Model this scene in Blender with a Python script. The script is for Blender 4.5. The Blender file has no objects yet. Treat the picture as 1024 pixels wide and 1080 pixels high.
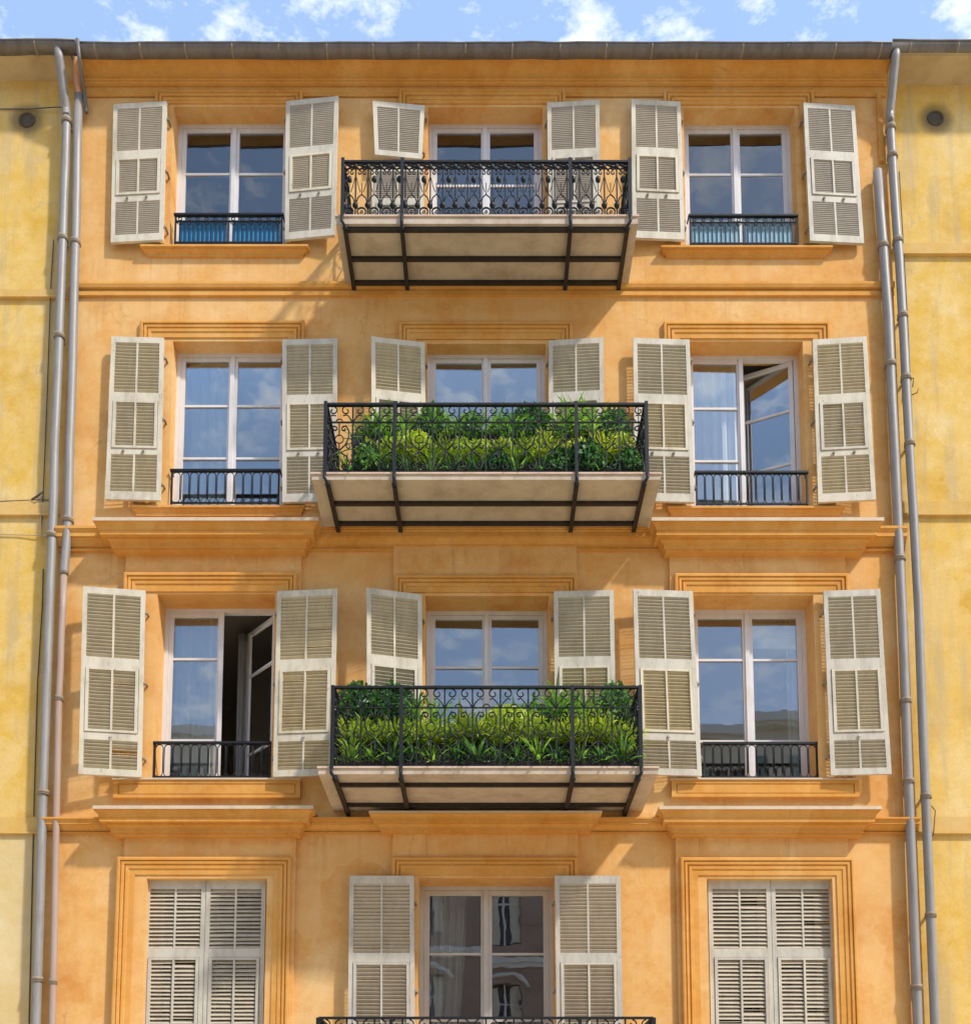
import bpy, math, random
from mathutils import Vector
R = math.radians
sc = bpy.context.scene
COL = sc.collection
random.seed(7)

# ------------------------------------------------------------------ camera model
D, TH, F, CX, YH, ZC = 11.0, R(5.8), 1100.0, 513.0, 1250.0, 3.0
CT, ST = math.cos(TH), math.sin(TH)
CY0 = YH - F * math.tan(TH)

def P(px, py, Y=0.0):
    """world point on the plane y=Y seen at photo pixel (px,py)"""
    v = CY0 - py
    d = D + Y
    h = d * (v * CT + F * ST) / (F * CT - v * ST)
    w = d * CT + h * ST
    return Vector(((px - CX) * w / F, Y, h + ZC))
def X(px, py, Y=0.0): return P(px, py, Y).x
def Z(py, Y=0.0): return P(0, py, Y).z
def solveY(z, py):
    """depth at which height z is seen at row py"""
    v = CY0 - py
    h = z - ZC
    d = h * (F * CT - v * ST) / (v * CT + F * ST)
    return d - D

# ------------------------------------------------------------------ materials
def new_mat(name):
    m = bpy.data.materials.new(name); m.use_nodes = True
    nt = m.node_tree
    return m, nt, nt.nodes['Principled BSDF']
def N(nt, t, **kw):
    n = nt.nodes.new(t)
    for k, v in kw.items(): setattr(n, k, v)
    return n
def noise(nt, scale, detail=5, rough=.6, stretch=None, coord=None):
    tc = N(nt, 'ShaderNodeTexCoord')
    src = tc.outputs['Object']
    if stretch:
        mp = N(nt, 'ShaderNodeMapping'); mp.inputs['Scale'].default_value = stretch
        nt.links.new(src, mp.inputs['Vector']); src = mp.outputs['Vector']
    n = N(nt, 'ShaderNodeTexNoise')
    n.inputs['Scale'].default_value = scale; n.inputs['Detail'].default_value = detail
    n.inputs['Roughness'].default_value = rough
    nt.links.new(src, n.inputs['Vector'])
    return n.outputs['Fac']
def ramp(nt, fac, stops):
    r = N(nt, 'ShaderNodeValToRGB')
    els = r.color_ramp.elements
    while len(els) < len(stops): els.new(.5)
    for e, (p, c) in zip(els, stops):
        e.position = p; e.color = (c[0], c[1], c[2], 1) if not isinstance(c, (int, float)) else (c, c, c, 1)
    nt.links.new(fac, r.inputs['Fac'])
    return r.outputs['Color']
def mix(nt, fac, a, b, mode='MIX'):
    m = N(nt, 'ShaderNodeMix'); m.data_type = 'RGBA'; m.blend_type = mode
    for i, s in ((0, fac), (6, a), (7, b)):
        if isinstance(s, (int, float)): m.inputs[i].default_value = s
        elif isinstance(s, tuple): m.inputs[i].default_value = (s[0], s[1], s[2], 1)
        else: nt.links.new(s, m.inputs[i])
    return m.outputs[2]
def bump(nt, bsdf, parts, dist=.01):
    prev = None
    for fac, st in parts:
        b = N(nt, 'ShaderNodeBump'); b.inputs['Strength'].default_value = st; b.inputs['Distance'].default_value = dist
        nt.links.new(fac, b.inputs['Height'])
        if prev: nt.links.new(prev, b.inputs['Normal'])
        prev = b.outputs['Normal']
    nt.links.new(prev, bsdf.inputs['Normal'])

VENTS = [P(29, 127, .035), P(986, 125, .035)]
def faded(mat, lo, hi):
    nt = mat.node_tree; b = nt.nodes['Principled BSDF']; l = b.inputs['Base Color'].links[0].from_socket
    oi = N(nt, 'ShaderNodeObjectInfo'); v = N(nt, 'ShaderNodeMath', operation='MULTIPLY_ADD')
    nt.links.new(oi.outputs['Random'], v.inputs[0]); v.inputs[1].default_value = hi-lo; v.inputs[2].default_value = lo
    hs = N(nt, 'ShaderNodeHueSaturation'); nt.links.new(v.outputs[0], hs.inputs['Value']); nt.links.new(l, hs.inputs['Color'])
    sa = N(nt, 'ShaderNodeMath', operation='MULTIPLY_ADD'); nt.links.new(oi.outputs['Random'], sa.inputs[0]); sa.inputs[1].default_value = .35; sa.inputs[2].default_value = .78
    nt.links.new(sa.outputs[0], hs.inputs['Saturation'])
    # flaked spots of bare wood
    f = ramp(nt, noise(nt, 26, 6, .75, (1, 1, .45)), [(.63, 0.0), (.67, .8)])
    c = mix(nt, f, hs.outputs[0], (.27, .23, .17))
    nt.links.new(c, b.inputs['Base Color'])
def stucco(name, base, pale, deep, grime, grime_amt=.35, streak=.5, vents=(), drips=()):
    m, nt, b = new_mat(name)
    big = noise(nt, .8, 6, .62)
    c = ramp(nt, big, [(.35, deep), (.46, base), (.54, base), (.66, pale)])
    fine = ramp(nt, noise(nt, 13, 8, .72), [(.38, 0.0), (.66, .45)]); c = mix(nt, fine, c, deep)
    med = noise(nt, 3.3, 8, .70)
    f2 = ramp(nt, med, [(.40, 0.0), (.70, 1.0)])
    mm = N(nt, 'ShaderNodeMath', operation='MULTIPLY'); nt.links.new(f2, mm.inputs[0]); mm.inputs[1].default_value = .60
    c = mix(nt, mm.outputs[0], c, pale)
    st = noise(nt, 1.0, 6, .62, (5.5, 5.5, .5))
    f3 = ramp(nt, st, [(.50, 0.0), (.74, 1.0)])
    m3 = N(nt, 'ShaderNodeMath', operation='MULTIPLY'); nt.links.new(f3, m3.inputs[0]); m3.inputs[1].default_value = grime_amt * streak
    c = mix(nt, m3.outputs[0], c, grime)
    bl = noise(nt, 1.7, 8, .72, (1, 1, .8))
    f4 = ramp(nt, bl, [(.58, 0.0), (.72, 1.0)])
    m4 = N(nt, 'ShaderNodeMath', operation='MULTIPLY'); nt.links.new(f4, m4.inputs[0]); m4.inputs[1].default_value = grime_amt * .6
    c = mix(nt, m4.outputs[0], c, grime)
    # repainted patches with their own edges
    vo = N(nt, 'ShaderNodeTexVoronoi'); vo.inputs['Scale'].default_value = 1.1
    tc0 = N(nt, 'ShaderNodeTexCoord'); nd = N(nt, 'ShaderNodeTexNoise'); nd.inputs['Scale'].default_value = 2.2; nd.inputs['Detail'].default_value = 4
    nt.links.new(tc0.outputs['Object'], nd.inputs['Vector'])
    av = N(nt, 'ShaderNodeVectorMath', operation='MULTIPLY_ADD'); nt.links.new(nd.outputs['Color'], av.inputs[0]); av.inputs[1].default_value = (.55, .55, .55); nt.links.new(tc0.outputs['Object'], av.inputs[2])
    nt.links.new(av.outputs[0], vo.inputs['Vector'])
    sp = N(nt, 'ShaderNodeSeparateColor'); nt.links.new(vo.outputs['Color'], sp.inputs[0])
    c = mix(nt, ramp(nt, sp.outputs[0], [(.55, 0.0), (.95, .20)]), c, deep)
    c = mix(nt, ramp(nt, sp.outputs[1], [(.60, 0.0), (.95, .26)]), c, pale)
    # hair cracks
    vc = N(nt, 'ShaderNodeTexVoronoi', feature='DISTANCE_TO_EDGE'); vc.inputs['Scale'].default_value = .75
    nt.links.new(av.outputs[0], vc.inputs['Vector'])
    ck = ramp(nt, vc.outputs['Distance'], [(.0, .55), (.006, 0.0)])
    ckm = N(nt, 'ShaderNodeMath', operation='MULTIPLY'); nt.links.new(ck, ckm.inputs[0]); nt.links.new(ramp(nt, noise(nt, .9, 3), [(.52, 0.0), (.6, 1.0)]), ckm.inputs[1])
    c = mix(nt, ckm.outputs[0], c, grime)
    # sparse run-off streaks that start at the ledges
    if drips:
        sx = N(nt, 'ShaderNodeSeparateXYZ'); nt.links.new(tc0.outputs['Object'], sx.inputs[0])
        sn = ramp(nt, noise(nt, 1.0, 5, .7, (9, 9, .25)), [(.56, 0.0), (.70, 1.0)])
        for row in drips:
            dz = N(nt, 'ShaderNodeMath', operation='SUBTRACT'); dz.inputs[0].default_value = Z(row); nt.links.new(sx.outputs['Z'], dz.inputs[1])
            rp_ = ramp(nt, dz.outputs[0], [(.0, 0.0), (.01, .5), (.22, .38), (.75, 0.0)])
            mu = N(nt, 'ShaderNodeMath', operation='MULTIPLY'); nt.links.new(rp_, mu.inputs[0]); nt.links.new(sn, mu.inputs[1])
            c = mix(nt, mu.outputs[0], c, grime)
    for p in vents:                      # soot that has settled round the duct mouths
        tc = N(nt, 'ShaderNodeTexCoord'); dv = N(nt, 'ShaderNodeVectorMath', operation='DISTANCE')
        nt.links.new(tc.outputs['Object'], dv.inputs[0]); dv.inputs[1].default_value = p
        ad = N(nt, 'ShaderNodeMath', operation='MULTIPLY_ADD'); nt.links.new(med, ad.inputs[0]); ad.inputs[1].default_value = -.16; nt.links.new(dv.outputs['Value'], ad.inputs[2])
        c = mix(nt, ramp(nt, ad.outputs[0], [(.0, .8), (.07, .6), (.17, .0)]), c, (.10, .075, .045))
    gr = noise(nt, 70, 4, .7)
    c = mix(nt, .22, c, ramp(nt, gr, [(.3, .45), (.7, 1.0)]), 'MULTIPLY')
    nt.links.new(c, b.inputs['Base Color'])
    b.inputs['Roughness'].default_value = .9; b.inputs['Specular IOR Level'].default_value = .15
    bump(nt, b, [(noise(nt, 90, 5, .7), .35), (noise(nt, 6, 4, .6), .25)], .006)
    return m
def painted(name, base, worn, amt, scale=9, rough=.6, stretch=(1, 1, .35), bs=.15, metallic=0):
    m, nt, b = new_mat(name)
    f = ramp(nt, noise(nt, scale, 8, .7, stretch), [(.44, 0.0), (.72, 1.0)])
    mm = N(nt, 'ShaderNodeMath', operation='MULTIPLY'); nt.links.new(f, mm.inputs[0]); mm.inputs[1].default_value = amt
    c = mix(nt, mm.outputs[0], base, worn)
    c = mix(nt, .15, c, ramp(nt, noise(nt, 60, 4, .7), [(.3, .5), (.7, 1.0)]), 'MULTIPLY')
    nt.links.new(c, b.inputs['Base Color'])
    b.inputs['Roughness'].default_value = rough; b.inputs['Metallic'].default_value = metallic
    b.inputs['Specular IOR Level'].default_value = .3
    bump(nt, b, [(noise(nt, 45, 4, .6, stretch), bs)], .004)
    return m

M = {}
M['orange'] = stucco('orange_stucco', (.78, .42, .13), (.86, .59, .28), (.67, .29, .068), (.52, .285, .10), .55, drips=(313.5, 272, 545, 582, 842, 881))
M['trim'] = stucco('orange_trim', (.71, .34, .075), (.80, .46, .15), (.58, .24, .042), (.47, .24, .08), .42)
M['yellow'] = stucco('yellow_stucco', (.76, .485, .105), (.83, .64, .32), (.64, .365, .05), (.48, .38, .23), 1.05, .9, VENTS, drips=(313, 543, 879))
M['ledge'] = stucco('pale_ledge', (.70, .45, .13), (.74, .52, .24), (.62, .36, .08), (.46, .34, .18), .6)
M['soffit'] = painted('soffit_paint', (.56, .44, .26), (.36, .25, .12), .7, 2.2, .85, (1, 1, 1))
M['slab'] = painted('balcony_stone', (.57, .475, .37), (.33, .25, .18), .8, 3.4, .9, (1, 1, 1))
M['slabedge'] = painted('balcony_edge', (.68, .52, .40), (.42, .28, .18), .6, 3.5, .9, (1, 1, 1))
M['flash'] = painted('lead_flashing', (.66, .54, .40), (.42, .32, .22), .5, 6, .6, (1, 1, 1))
M['shutter'] = painted('cream_shutter_paint', (.68, .615, .48), (.40, .34, .24), .85, 6, .55)
M['shutter_dull'] = painted('weathered_shutter_paint', (.60, .555, .46), (.34, .31, .26), .7, 8, .65)
M['slat_grey'] = painted('beige_slat_paint', (.50, .44, .355), (.36, .31, .24), .6, 8, .65)  # top-floor slats, set darker than their frames to carry shade
M['slat'] = painted('shaded_slat_paint', (.57, .485, .31), (.40, .33, .20), .65, 12, .65)  # same paint as the frames, darkened to stand in for shade on slats
faded(M['shutter'], .88, 1.06); faded(M['slat'], .85, 1.05); faded(M['slat_grey'], .9, 1.05)
M['slat_dull'] = painted('grey_slat_paint', (.54, .465, .35), (.36, .30, .22), .6, 12, .65)  # lowest-row slats, their shade put into the colour
faded(M['shutter_dull'], .9, 1.08)
M['frame'] = painted('white_window_paint', (.74, .71, .70), (.55, .50, .46), .45, 8, .4)
M['frame_old'] = painted('aged_window_paint', (.60, .56, .50), (.42, .36, .30), .5, 8, .5)
M['iron'] = painted('black_iron', (.010, .013, .017), (.028, .028, .03), .5, 20, .55, (1, 1, 1))
M['beam'] = painted('dark_beam', (.030, .024, .022), (.07, .045, .03), .6, 14, .6, (1, 1, 1))
M['zinc'] = painted('zinc_gutter', (.20, .18, .17), (.11, .09, .08), .85, 4, .5, (2.5, 1, 1), metallic=.25)
M['pipe'] = painted('grey_pipe', (.30, .29, .28), (.22, .19, .165), .8, 5, .5, (3, 3, .5), metallic=.12)
M['pipe_pink'] = painted('pink_pipe', (.39, .30, .26), (.38, .23, .14), .75, 3, .45, (3, 3, .5))
M['pipe_orange'] = painted('orange_pipe', (.60, .30, .16), (.50, .22, .08), .7, 3, .5, (3, 3, .5))
M['hinge'] = painted('rusty_hinge', (.30, .25, .19), (.17, .11, .07), .6, 30, .6, (1, 1, 1))
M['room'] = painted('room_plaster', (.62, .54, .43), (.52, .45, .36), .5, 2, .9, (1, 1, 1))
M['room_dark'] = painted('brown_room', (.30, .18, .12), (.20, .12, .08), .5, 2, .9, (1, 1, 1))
M['screen'] = painted('blue_screen', (.05, .28, .55), (.03, .19, .42), .6, 9, .35, (4, 1, .4))
M['screen_pale'] = painted('pale_blue_screen', (.36, .58, .70), (.06, .28, .50), .95, 7, .35, (5, 1, .3))
M['planter'] = painted('dark_planter', (.05, .045, .042), (.09, .06, .045), .6, 8, .7, (1, 1, 1))
M['terracotta'] = painted('terracotta', (.45, .22, .12), (.38, .24, .16), .6, 8, .8, (1, 1, 1))
M['soil'] = painted('soil', (.04, .03, .02), (.07, .05, .035), .6, 20, .95, (1, 1, 1))
M['soot'] = painted('soot', (.085, .07, .052), (.15, .115, .075), .6, 20, .95, (1, 1, 1))
M['cable'] = painted('cable', (.10, .085, .07), (.2, .17, .14), .6, 8, .6, (1, 1, 1))
M['cable_pale'] = painted('pale_cable', (.55, .48, .36), (.4, .33, .22), .6, 8, .6, (1, 1, 1))
M['ground_bounce'] = painted('pale_bounce_ground', (.66, .55, .37), (.56, .46, .31), .6, 5, .9, (1, 1, 1), .4)  # unseen ground, made pale and warm to bounce fill light onto the front
M['paving'] = painted('paving', (.66, .55, .37), (.56, .46, .31), .6, 3, .9, (1, 1, 1), .3)  # as pale as the ground, for the same bounced light
M['roof'] = painted('roof_tile', (.36, .17, .10), (.24, .12, .08), .6, 5, .9, (1, 1, 1), .4)
M['opp'] = stucco('pale_stucco', (.62, .56, .46), (.68, .63, .55), (.55, .48, .38), (.38, .33, .27), .4)
M['opplow'] = stucco('brown_stucco', (.36, .26, .21), (.44, .34, .28), (.28, .19, .15), (.2, .15, .12), .4)
M['yellow_pale'] = stucco('washed_yellow_stucco', (.70, .53, .25), (.76, .62, .36), (.64, .45, .16), (.50, .42, .28), .7, .8)
M['opptrim'] = painted('pale_trim', (.68, .66, .62), (.5, .47, .42), .5, 4, .8, (1, 1, 1))
M['dark'] = painted('dark_window', (.04, .045, .05), (.06, .06, .06), .5, 3, .2, (1, 1, 1))
M['oppshut'] = painted('green_grey_shutter', (.16, .22, .20), (.24, .28, .26), .5, 6, .6)

def glass_mat():
    m = bpy.data.materials.new('window_glass'); m.use_nodes = True
    nt = m.node_tree; nt.nodes.clear()
    out = N(nt, 'ShaderNodeOutputMaterial')
    tr = N(nt, 'ShaderNodeBsdfTransparent'); tr.inputs[0].default_value = (.95, .97, .96, 1)
    gl = N(nt, 'ShaderNodeBsdfGlossy'); gl.inputs['Roughness'].default_value = .012
    gl.inputs['Color'].default_value = (.90, .95, 1, 1)
    f = noise(nt, 2.3, 2, .5)
    b = N(nt, 'ShaderNodeBump'); b.inputs['Strength'].default_value = .045; b.inputs['Distance'].default_value = .02
    nt.links.new(f, b.inputs['Height']); nt.links.new(b.outputs[0], gl.inputs['Normal'])
    lw = N(nt, 'ShaderNodeFresnel'); lw.inputs['IOR'].default_value = 1.5
    mm = N(nt, 'ShaderNodeMath', operation='MULTIPLY_ADD'); nt.links.new(lw.outputs[0], mm.inputs[0])
    mm.inputs[1].default_value = .9; mm.inputs[2].default_value = .12; mm.use_clamp = True
    mx = N(nt, 'ShaderNodeMixShader')
    nt.links.new(mm.outputs[0], mx.inputs[0]); nt.links.new(tr.outputs[0], mx.inputs[1]); nt.links.new(gl.outputs[0], mx.inputs[2])
    nt.links.new(mx.outputs[0], out.inputs['Surface'])
    return m
M['glass'] = glass_mat()
def cloth_mat():
    m = bpy.data.materials.new('sheer_cloth'); m.use_nodes = True
    nt = m.node_tree; nt.nodes.clear()
    out = N(nt, 'ShaderNodeOutputMaterial')
    d = N(nt, 'ShaderNodeBsdfDiffuse'); d.inputs[0].default_value = (.85, .85, .83, 1)
    t = N(nt, 'ShaderNodeBsdfTranslucent'); t.inputs[0].default_value = (.8, .8, .78, 1)
    tr = N(nt, 'ShaderNodeBsdfTransparent')
    a = N(nt, 'ShaderNodeMixShader'); a.inputs[0].default_value = .3
    nt.links.new(d.outputs[0], a.inputs[1]); nt.links.new(t.outputs[0], a.inputs[2])
    b = N(nt, 'ShaderNodeMixShader'); b.inputs[0].default_value = .10
    nt.links.new(a.outputs[0], b.inputs[1]); nt.links.new(tr.outputs[0], b.inputs[2])
    nt.links.new(b.outputs[0], out.inputs['Surface'])
    return m
M['cloth'] = cloth_mat()
def leaf_mat(name, a, b_, tip):
    m, nt, b = new_mat(name)
    f = noise(nt, 16, 3, .6)
    c = ramp(nt, f, [(.3, a), (.5, b_), (.66, tip), (.80, (.30, .19, .06))])
    oi = N(nt, 'ShaderNodeObjectInfo')
    hs = N(nt, 'ShaderNodeHueSaturation')
    v = N(nt, 'ShaderNodeMath', operation='MULTIPLY_ADD'); nt.links.new(oi.outputs['Random'], v.inputs[0]); v.inputs[1].default_value = .5; v.inputs[2].default_value = .95
    nt.links.new(v.outputs[0], hs.inputs['Value']); nt.links.new(c, hs.inputs['Color'])
    h = N(nt, 'ShaderNodeMath', operation='MULTIPLY_ADD'); nt.links.new(oi.outputs['Random'], h.inputs[0]); h.inputs[1].default_value = -.03; h.inputs[2].default_value = .515
    nt.links.new(h.outputs[0], hs.inputs['Hue'])
    nt.links.new(hs.outputs[0], b.inputs['Base Color'])
    b.inputs['Roughness'].default_value = .45
    t = N(nt, 'ShaderNodeBsdfTranslucent'); nt.links.new(hs.outputs[0], t.inputs[0])
    mx = N(nt, 'ShaderNodeMixShader'); mx.inputs[0].default_value = .42
    out = nt.nodes['Material Output']
    nt.links.new(b.outputs[0], mx.inputs[1]); nt.links.new(t.outputs[0], mx.inputs[2]); nt.links.new(mx.outputs[0], out.inputs['Surface'])
    return m
M['leaf_dark'] = leaf_mat('dark_leaf', (.025, .075, .022), (.06, .17, .035), (.14, .30, .07))
M['leaf_lime'] = leaf_mat('lime_leaf', (.20, .33, .02), (.48, .60, .045), (.70, .72, .16))
M['leaf_mid'] = leaf_mat('mid_leaf', (.05, .15, .025), (.16, .34, .04), (.30, .48, .08))

# ------------------------------------------------------------------ mesh builder
class MB:
    def __init__(s): s.v = []; s.f = []; s.mi = []; s.sm = []
    def face(s, idx, mi=0, sm=False): s.f.append(idx); s.mi.append(mi); s.sm.append(sm)
    def quad(s, a, b, c, d, mi=0):
        i = len(s.v); s.v += [tuple(a), tuple(b), tuple(c), tuple(d)]; s.face((i, i+1, i+2, i+3), mi)
    def hexa(s, pts, mi=0):
        """8 points: 0-3 one end (ccw), 4-7 other end"""
        i = len(s.v); s.v += [tuple(p) for p in pts]
        for q in ((0,3,2,1),(4,5,6,7),(0,1,5,4),(1,2,6,5),(2,3,7,6),(3,0,4,7)):
            s.face(tuple(i+k for k in q), mi)
    def box(s, x0, x1, y0, y1, z0, z1, mi=0):
        s.hexa([(x0,y0,z0),(x1,y0,z0),(x1,y1,z0),(x0,y1,z0),(x0,y0,z1),(x1,y0,z1),(x1,y1,z1),(x0,y1,z1)], mi)
    def tube(s, path, r, n=6, mi=0, cap=True):
        path = [Vector(p) for p in path]
        rs = r if isinstance(r, (list, tuple)) else [r]*len(path)
        i0 = len(s.v); prev = None
        for k, p in enumerate(path):
            t = (path[min(k+1, len(path)-1)] - path[max(k-1, 0)])
            t = t.normalized() if t.length > 1e-9 else Vector((0,0,1))
            if prev is None:
                a = Vector((0,1,0)) if abs(t.y) < .9 else Vector((1,0,0))
                u = t.cross(a).normalized()
            else:
                u = (prev - t*prev.dot(t)); u = u.normalized() if u.length > 1e-6 else t.orthogonal().normalized()
            prev = u; w = t.cross(u)
            for j in range(n):
                an = 2*math.pi*j/n
                s.v.append(tuple(p + (u*math.cos(an) + w*math.sin(an))*rs[k]))
        for k in range(len(path)-1):
            for j in range(n):
                a = i0+k*n+j; b = i0+k*n+(j+1) % n
                s.face((a, b, b+n, a+n), mi, True)
        if cap:
            s.face(tuple(i0+j for j in range(n))[::-1], mi)
            s.face(tuple(i0+(len(path)-1)*n+j for j in range(n)), mi)
    def ball(s, c, r, n=8, mi=0, sq=(1,1,1)):
        c = Vector(c); i0 = len(s.v); m = max(4, n//2)
        for a in range(1, m):
            th = math.pi*a/m
            for j in range(n):
                ph = 2*math.pi*j/n
                s.v.append((c.x+r*sq[0]*math.sin(th)*math.cos(ph), c.y+r*sq[1]*math.sin(th)*math.sin(ph), c.z+r*sq[2]*math.cos(th)))
        for a in range(m-2):
            for j in range(n):
                s.face((i0+a*n+j, i0+(a+1)*n+j, i0+(a+1)*n+(j+1)%n, i0+a*n+(j+1)%n), mi, True)
        t = len(s.v); s.v.append((c.x, c.y, c.z+r*sq[2])); b = len(s.v); s.v.append((c.x, c.y, c.z-r*sq[2]))
        for j in range(n):
            s.face((t, i0+j, i0+(j+1)%n), mi, True); s.face((b, i0+(m-2)*n+(j+1)%n, i0+(m-2)*n+j), mi, True)
    def build(s, name, mats, parent=None, loc=None):
        me = bpy.data.meshes.new(name)
        me.from_pydata(s.v, [], s.f)
        if not isinstance(mats, (list, tuple)): mats = [mats]
        for m in mats: me.materials.append(m)
        me.polygons.foreach_set('material_index', s.mi)
        me.polygons.foreach_set('use_smooth', s.sm)
        me.update()
        o = bpy.data.objects.new(name, me); COL.objects.link(o)
        if parent is not None:
            o.parent = parent
            if loc is None:
                w = Vector((0,0,0)); p = parent
                while p is not None: w += p.location; p = p.parent
                o.location = -w
        if loc is not None: o.location = loc
        return o
def tag(o, label=None, cat=None, group=None, kind=None):
    if label: o['label'] = label
    if cat: o['category'] = cat
    if group: o['group'] = group
    if kind: o['kind'] = kind
    return o
def empty(name, loc, label, cat, group=None):
    o = bpy.data.objects.new(name, None); COL.objects.link(o); o.location = loc; o.empty_display_size = .2
    return tag(o, label, cat, group)

# ------------------------------------------------------------------ ground
g = MB(); g.quad((-300,-300,-.004),(300,-300,-.004),(300,300,-.004),(-300,300,-.004)); tag(g.build('ground', M['ground_bounce']), kind='structure')
g = MB(); g.quad((-60,-26,0),(60,-26,0),(60,-2.2,0),(-60,-2.2,0)); tag(g.build('bounce_street', M['ground_bounce']), kind='structure')  # unseen street surface, kept pale as a light reflector
for nm, a, b in (('pavement', -2.2, .2), ('pavement', -28, -26)):
    g = MB(); g.box(-60, 60, a, b, -.02, .13); tag(g.build(nm, M['paving']), kind='structure')

# ------------------------------------------------------------------ buildings
XL = (X(74, 120) + X(49, 1080)) / 2
XR = (X(931, 120) + X(978, 1080)) / 2
MAIN = empty('apartment_building', ((XL+XR)/2, 0, .13), 'orange stucco apartment house with cream louvred shutters and three balconies in full view', 'building', None)
LEFT = empty('apartment_building', (XL-2, 0, .13), 'plain yellow stucco house at the left edge with a dark round vent and cables', 'building')
RIGHT = empty('apartment_building', (XR+2, 0, .13), 'plain yellow stucco house at the right edge with a dark round vent', 'building')
ZTOP = Z(57.5, -.22)

def relief(mb, x0, x1, z0, z1, rects, holes, depth=.36, base=0.0, mi=0):
    """wall sheet with raised rectangles (xa,xb,za,zb,y) and openings (xa,xb,za,zb)"""
    xs = {x0, x1}; zs = {z0, z1}
    for r in list(rects) + list(holes):
        xs |= {min(max(r[0], x0), x1), min(max(r[1], x0), x1)}; zs |= {min(max(r[2], z0), z1), min(max(r[3], z0), z1)}
    xs = sorted(xs); zs = sorted(zs)
    def uniq(a):
        o = [a[0]]
        for v in a[1:]:
            if v - o[-1] > 1e-5: o.append(v)
        return o
    xs = uniq(xs); zs = uniq(zs)
    nx, nz = len(xs)-1, len(zs)-1
    dep = [[base]*nz for _ in range(nx)]
    for i in range(nx):
        cx = (xs[i]+xs[i+1])/2
        for j in range(nz):
            cz = (zs[j]+zs[j+1])/2
            for r in rects:
                if r[0] < cx < r[1] and r[2] < cz < r[3]: dep[i][j] = r[4]
            for r in holes:
                if r[0] < cx < r[1] and r[2] < cz < r[3]: dep[i][j] = None
    for i in range(nx):
        for j in range(nz):
            d = dep[i][j]
            if d is not None:
                mb.quad((xs[i],d,zs[j]),(xs[i+1],d,zs[j]),(xs[i+1],d,zs[j+1]),(xs[i],d,zs[j+1]), mi)
            e = depth if d is None else d
            if i+1 < nx:
                f = depth if dep[i+1][j] is None else dep[i+1][j]
                if abs(e-f) > 1e-6: mb.quad((xs[i+1],e,zs[j]),(xs[i+1],f,zs[j]),(xs[i+1],f,zs[j+1]),(xs[i+1],e,zs[j+1]), mi)
            if j+1 < nz:
                f = depth if dep[i][j+1] is None else dep[i][j+1]
                if abs(e-f) > 1e-6: mb.quad((xs[i],e,zs[j+1]),(xs[i+1],e,zs[j+1]),(xs[i+1],f,zs[j+1]),(xs[i],f,zs[j+1]), mi)

# openings in the photo: ox0, ox1, top, bottom (pixels on the wall plane)
OPEN = {
 'r1l': (181, 303, 112.5, 259), 'r1c': (451, 573, 113, 291), 'r1r': (722, 840, 114, 259),
 'r2l': (180, 301, 360, 533), 'r2c': (449.5, 576, 362.6, 556), 'r2r': (727, 849, 360, 534),
 'r3l': (164.6, 289, 629, 822), 'r3c': (448, 579, 630.5, 849), 'r3r': (732.6, 859, 630, 823),
 'r4l': (154, 281, 927.7, 1165), 'r4c': (441, 585, 927, 1180), 'r4r': (746, 878.5, 927.7, 1165)}
W = {}
for k, (a, b, t, bt) in OPEN.items():
    zt, zb = Z(t), Z(bt)
    W[k] = (X(a, (t+min(bt,1080))/2), X(b, (t+min(bt,1080))/2), zb, zt)
holes = list(W.values())
def rect(a, b, t, bt, Y):
    m = (t+bt)/2
    return (X(a, m, Y), X(b, m, Y), Z(bt, Y), Z(t, Y), Y)
PANELS = [rect(129, 316, 578, 822, -.046), rect(708, 895, 578, 822, -.046), rect(414, 609.5, 566, 850, -.036),
          rect(126, 309.5, 880, 1178, -.044), rect(413, 611, 880, 1178, -.04), rect(715, 899, 880, 1178, -.044)]
mb = MB()
relief(mb, XL, XR, 0, ZTOP, PANELS, holes)
# flanks, back
mb.quad((XL,0,0),(XL,9,0),(XL,9,ZTOP),(XL,0,ZTOP)); mb.quad((XR,0,0),(XR,9,0),(XR,9,ZTOP),(XR,0,ZTOP)); mb.quad((XL,9,0),(XR,9,0),(XR,9,ZTOP),(XL,9,ZTOP))
mb.build('wall', M['orange'], MAIN)
ZR = {}
def roof(par, xa, xb, z):
    r = MB(); i = 0
    r.hexa([(xa,-.2,z),(xb,-.2,z),(xb,9.3,z),(xa,9.3,z),(xa,-.2,z+.03),(xb,-.2,z+.03),(xb,9.3,z+2.2),(xa,9.3,z+2.2)])
    r.build('roof', M['roof'], par)
# rooms behind the openings
for k, (a, b, z0, z1) in W.items():
    r = MB(); A, B, C, E = a-.5, b+.5, z0-.25, z1+.35; y0, y1 = .36, 3.4
    r.quad((A,y0,C),(B,y0,C),(B,y1,C),(A,y1,C)); r.quad((A,y0,E),(B,y0,E),(B,y1,E),(A,y1,E)); r.quad((A,y1,C),(B,y1,C),(B,y1,E),(A,y1,E))
    r.quad((A,y0,C),(A,y1,C),(A,y1,E),(A,y0,E)); r.quad((B,y0,C),(B,y1,C),(B,y1,E),(B,y0,E))
    relief(r, A, B, C, E, [], [(a,b,z0,z1)], depth=.355, base=.36)
    r.build('room', M['room_dark' if k in ('r4c','r4l','r4r') else 'room'], MAIN)

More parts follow.
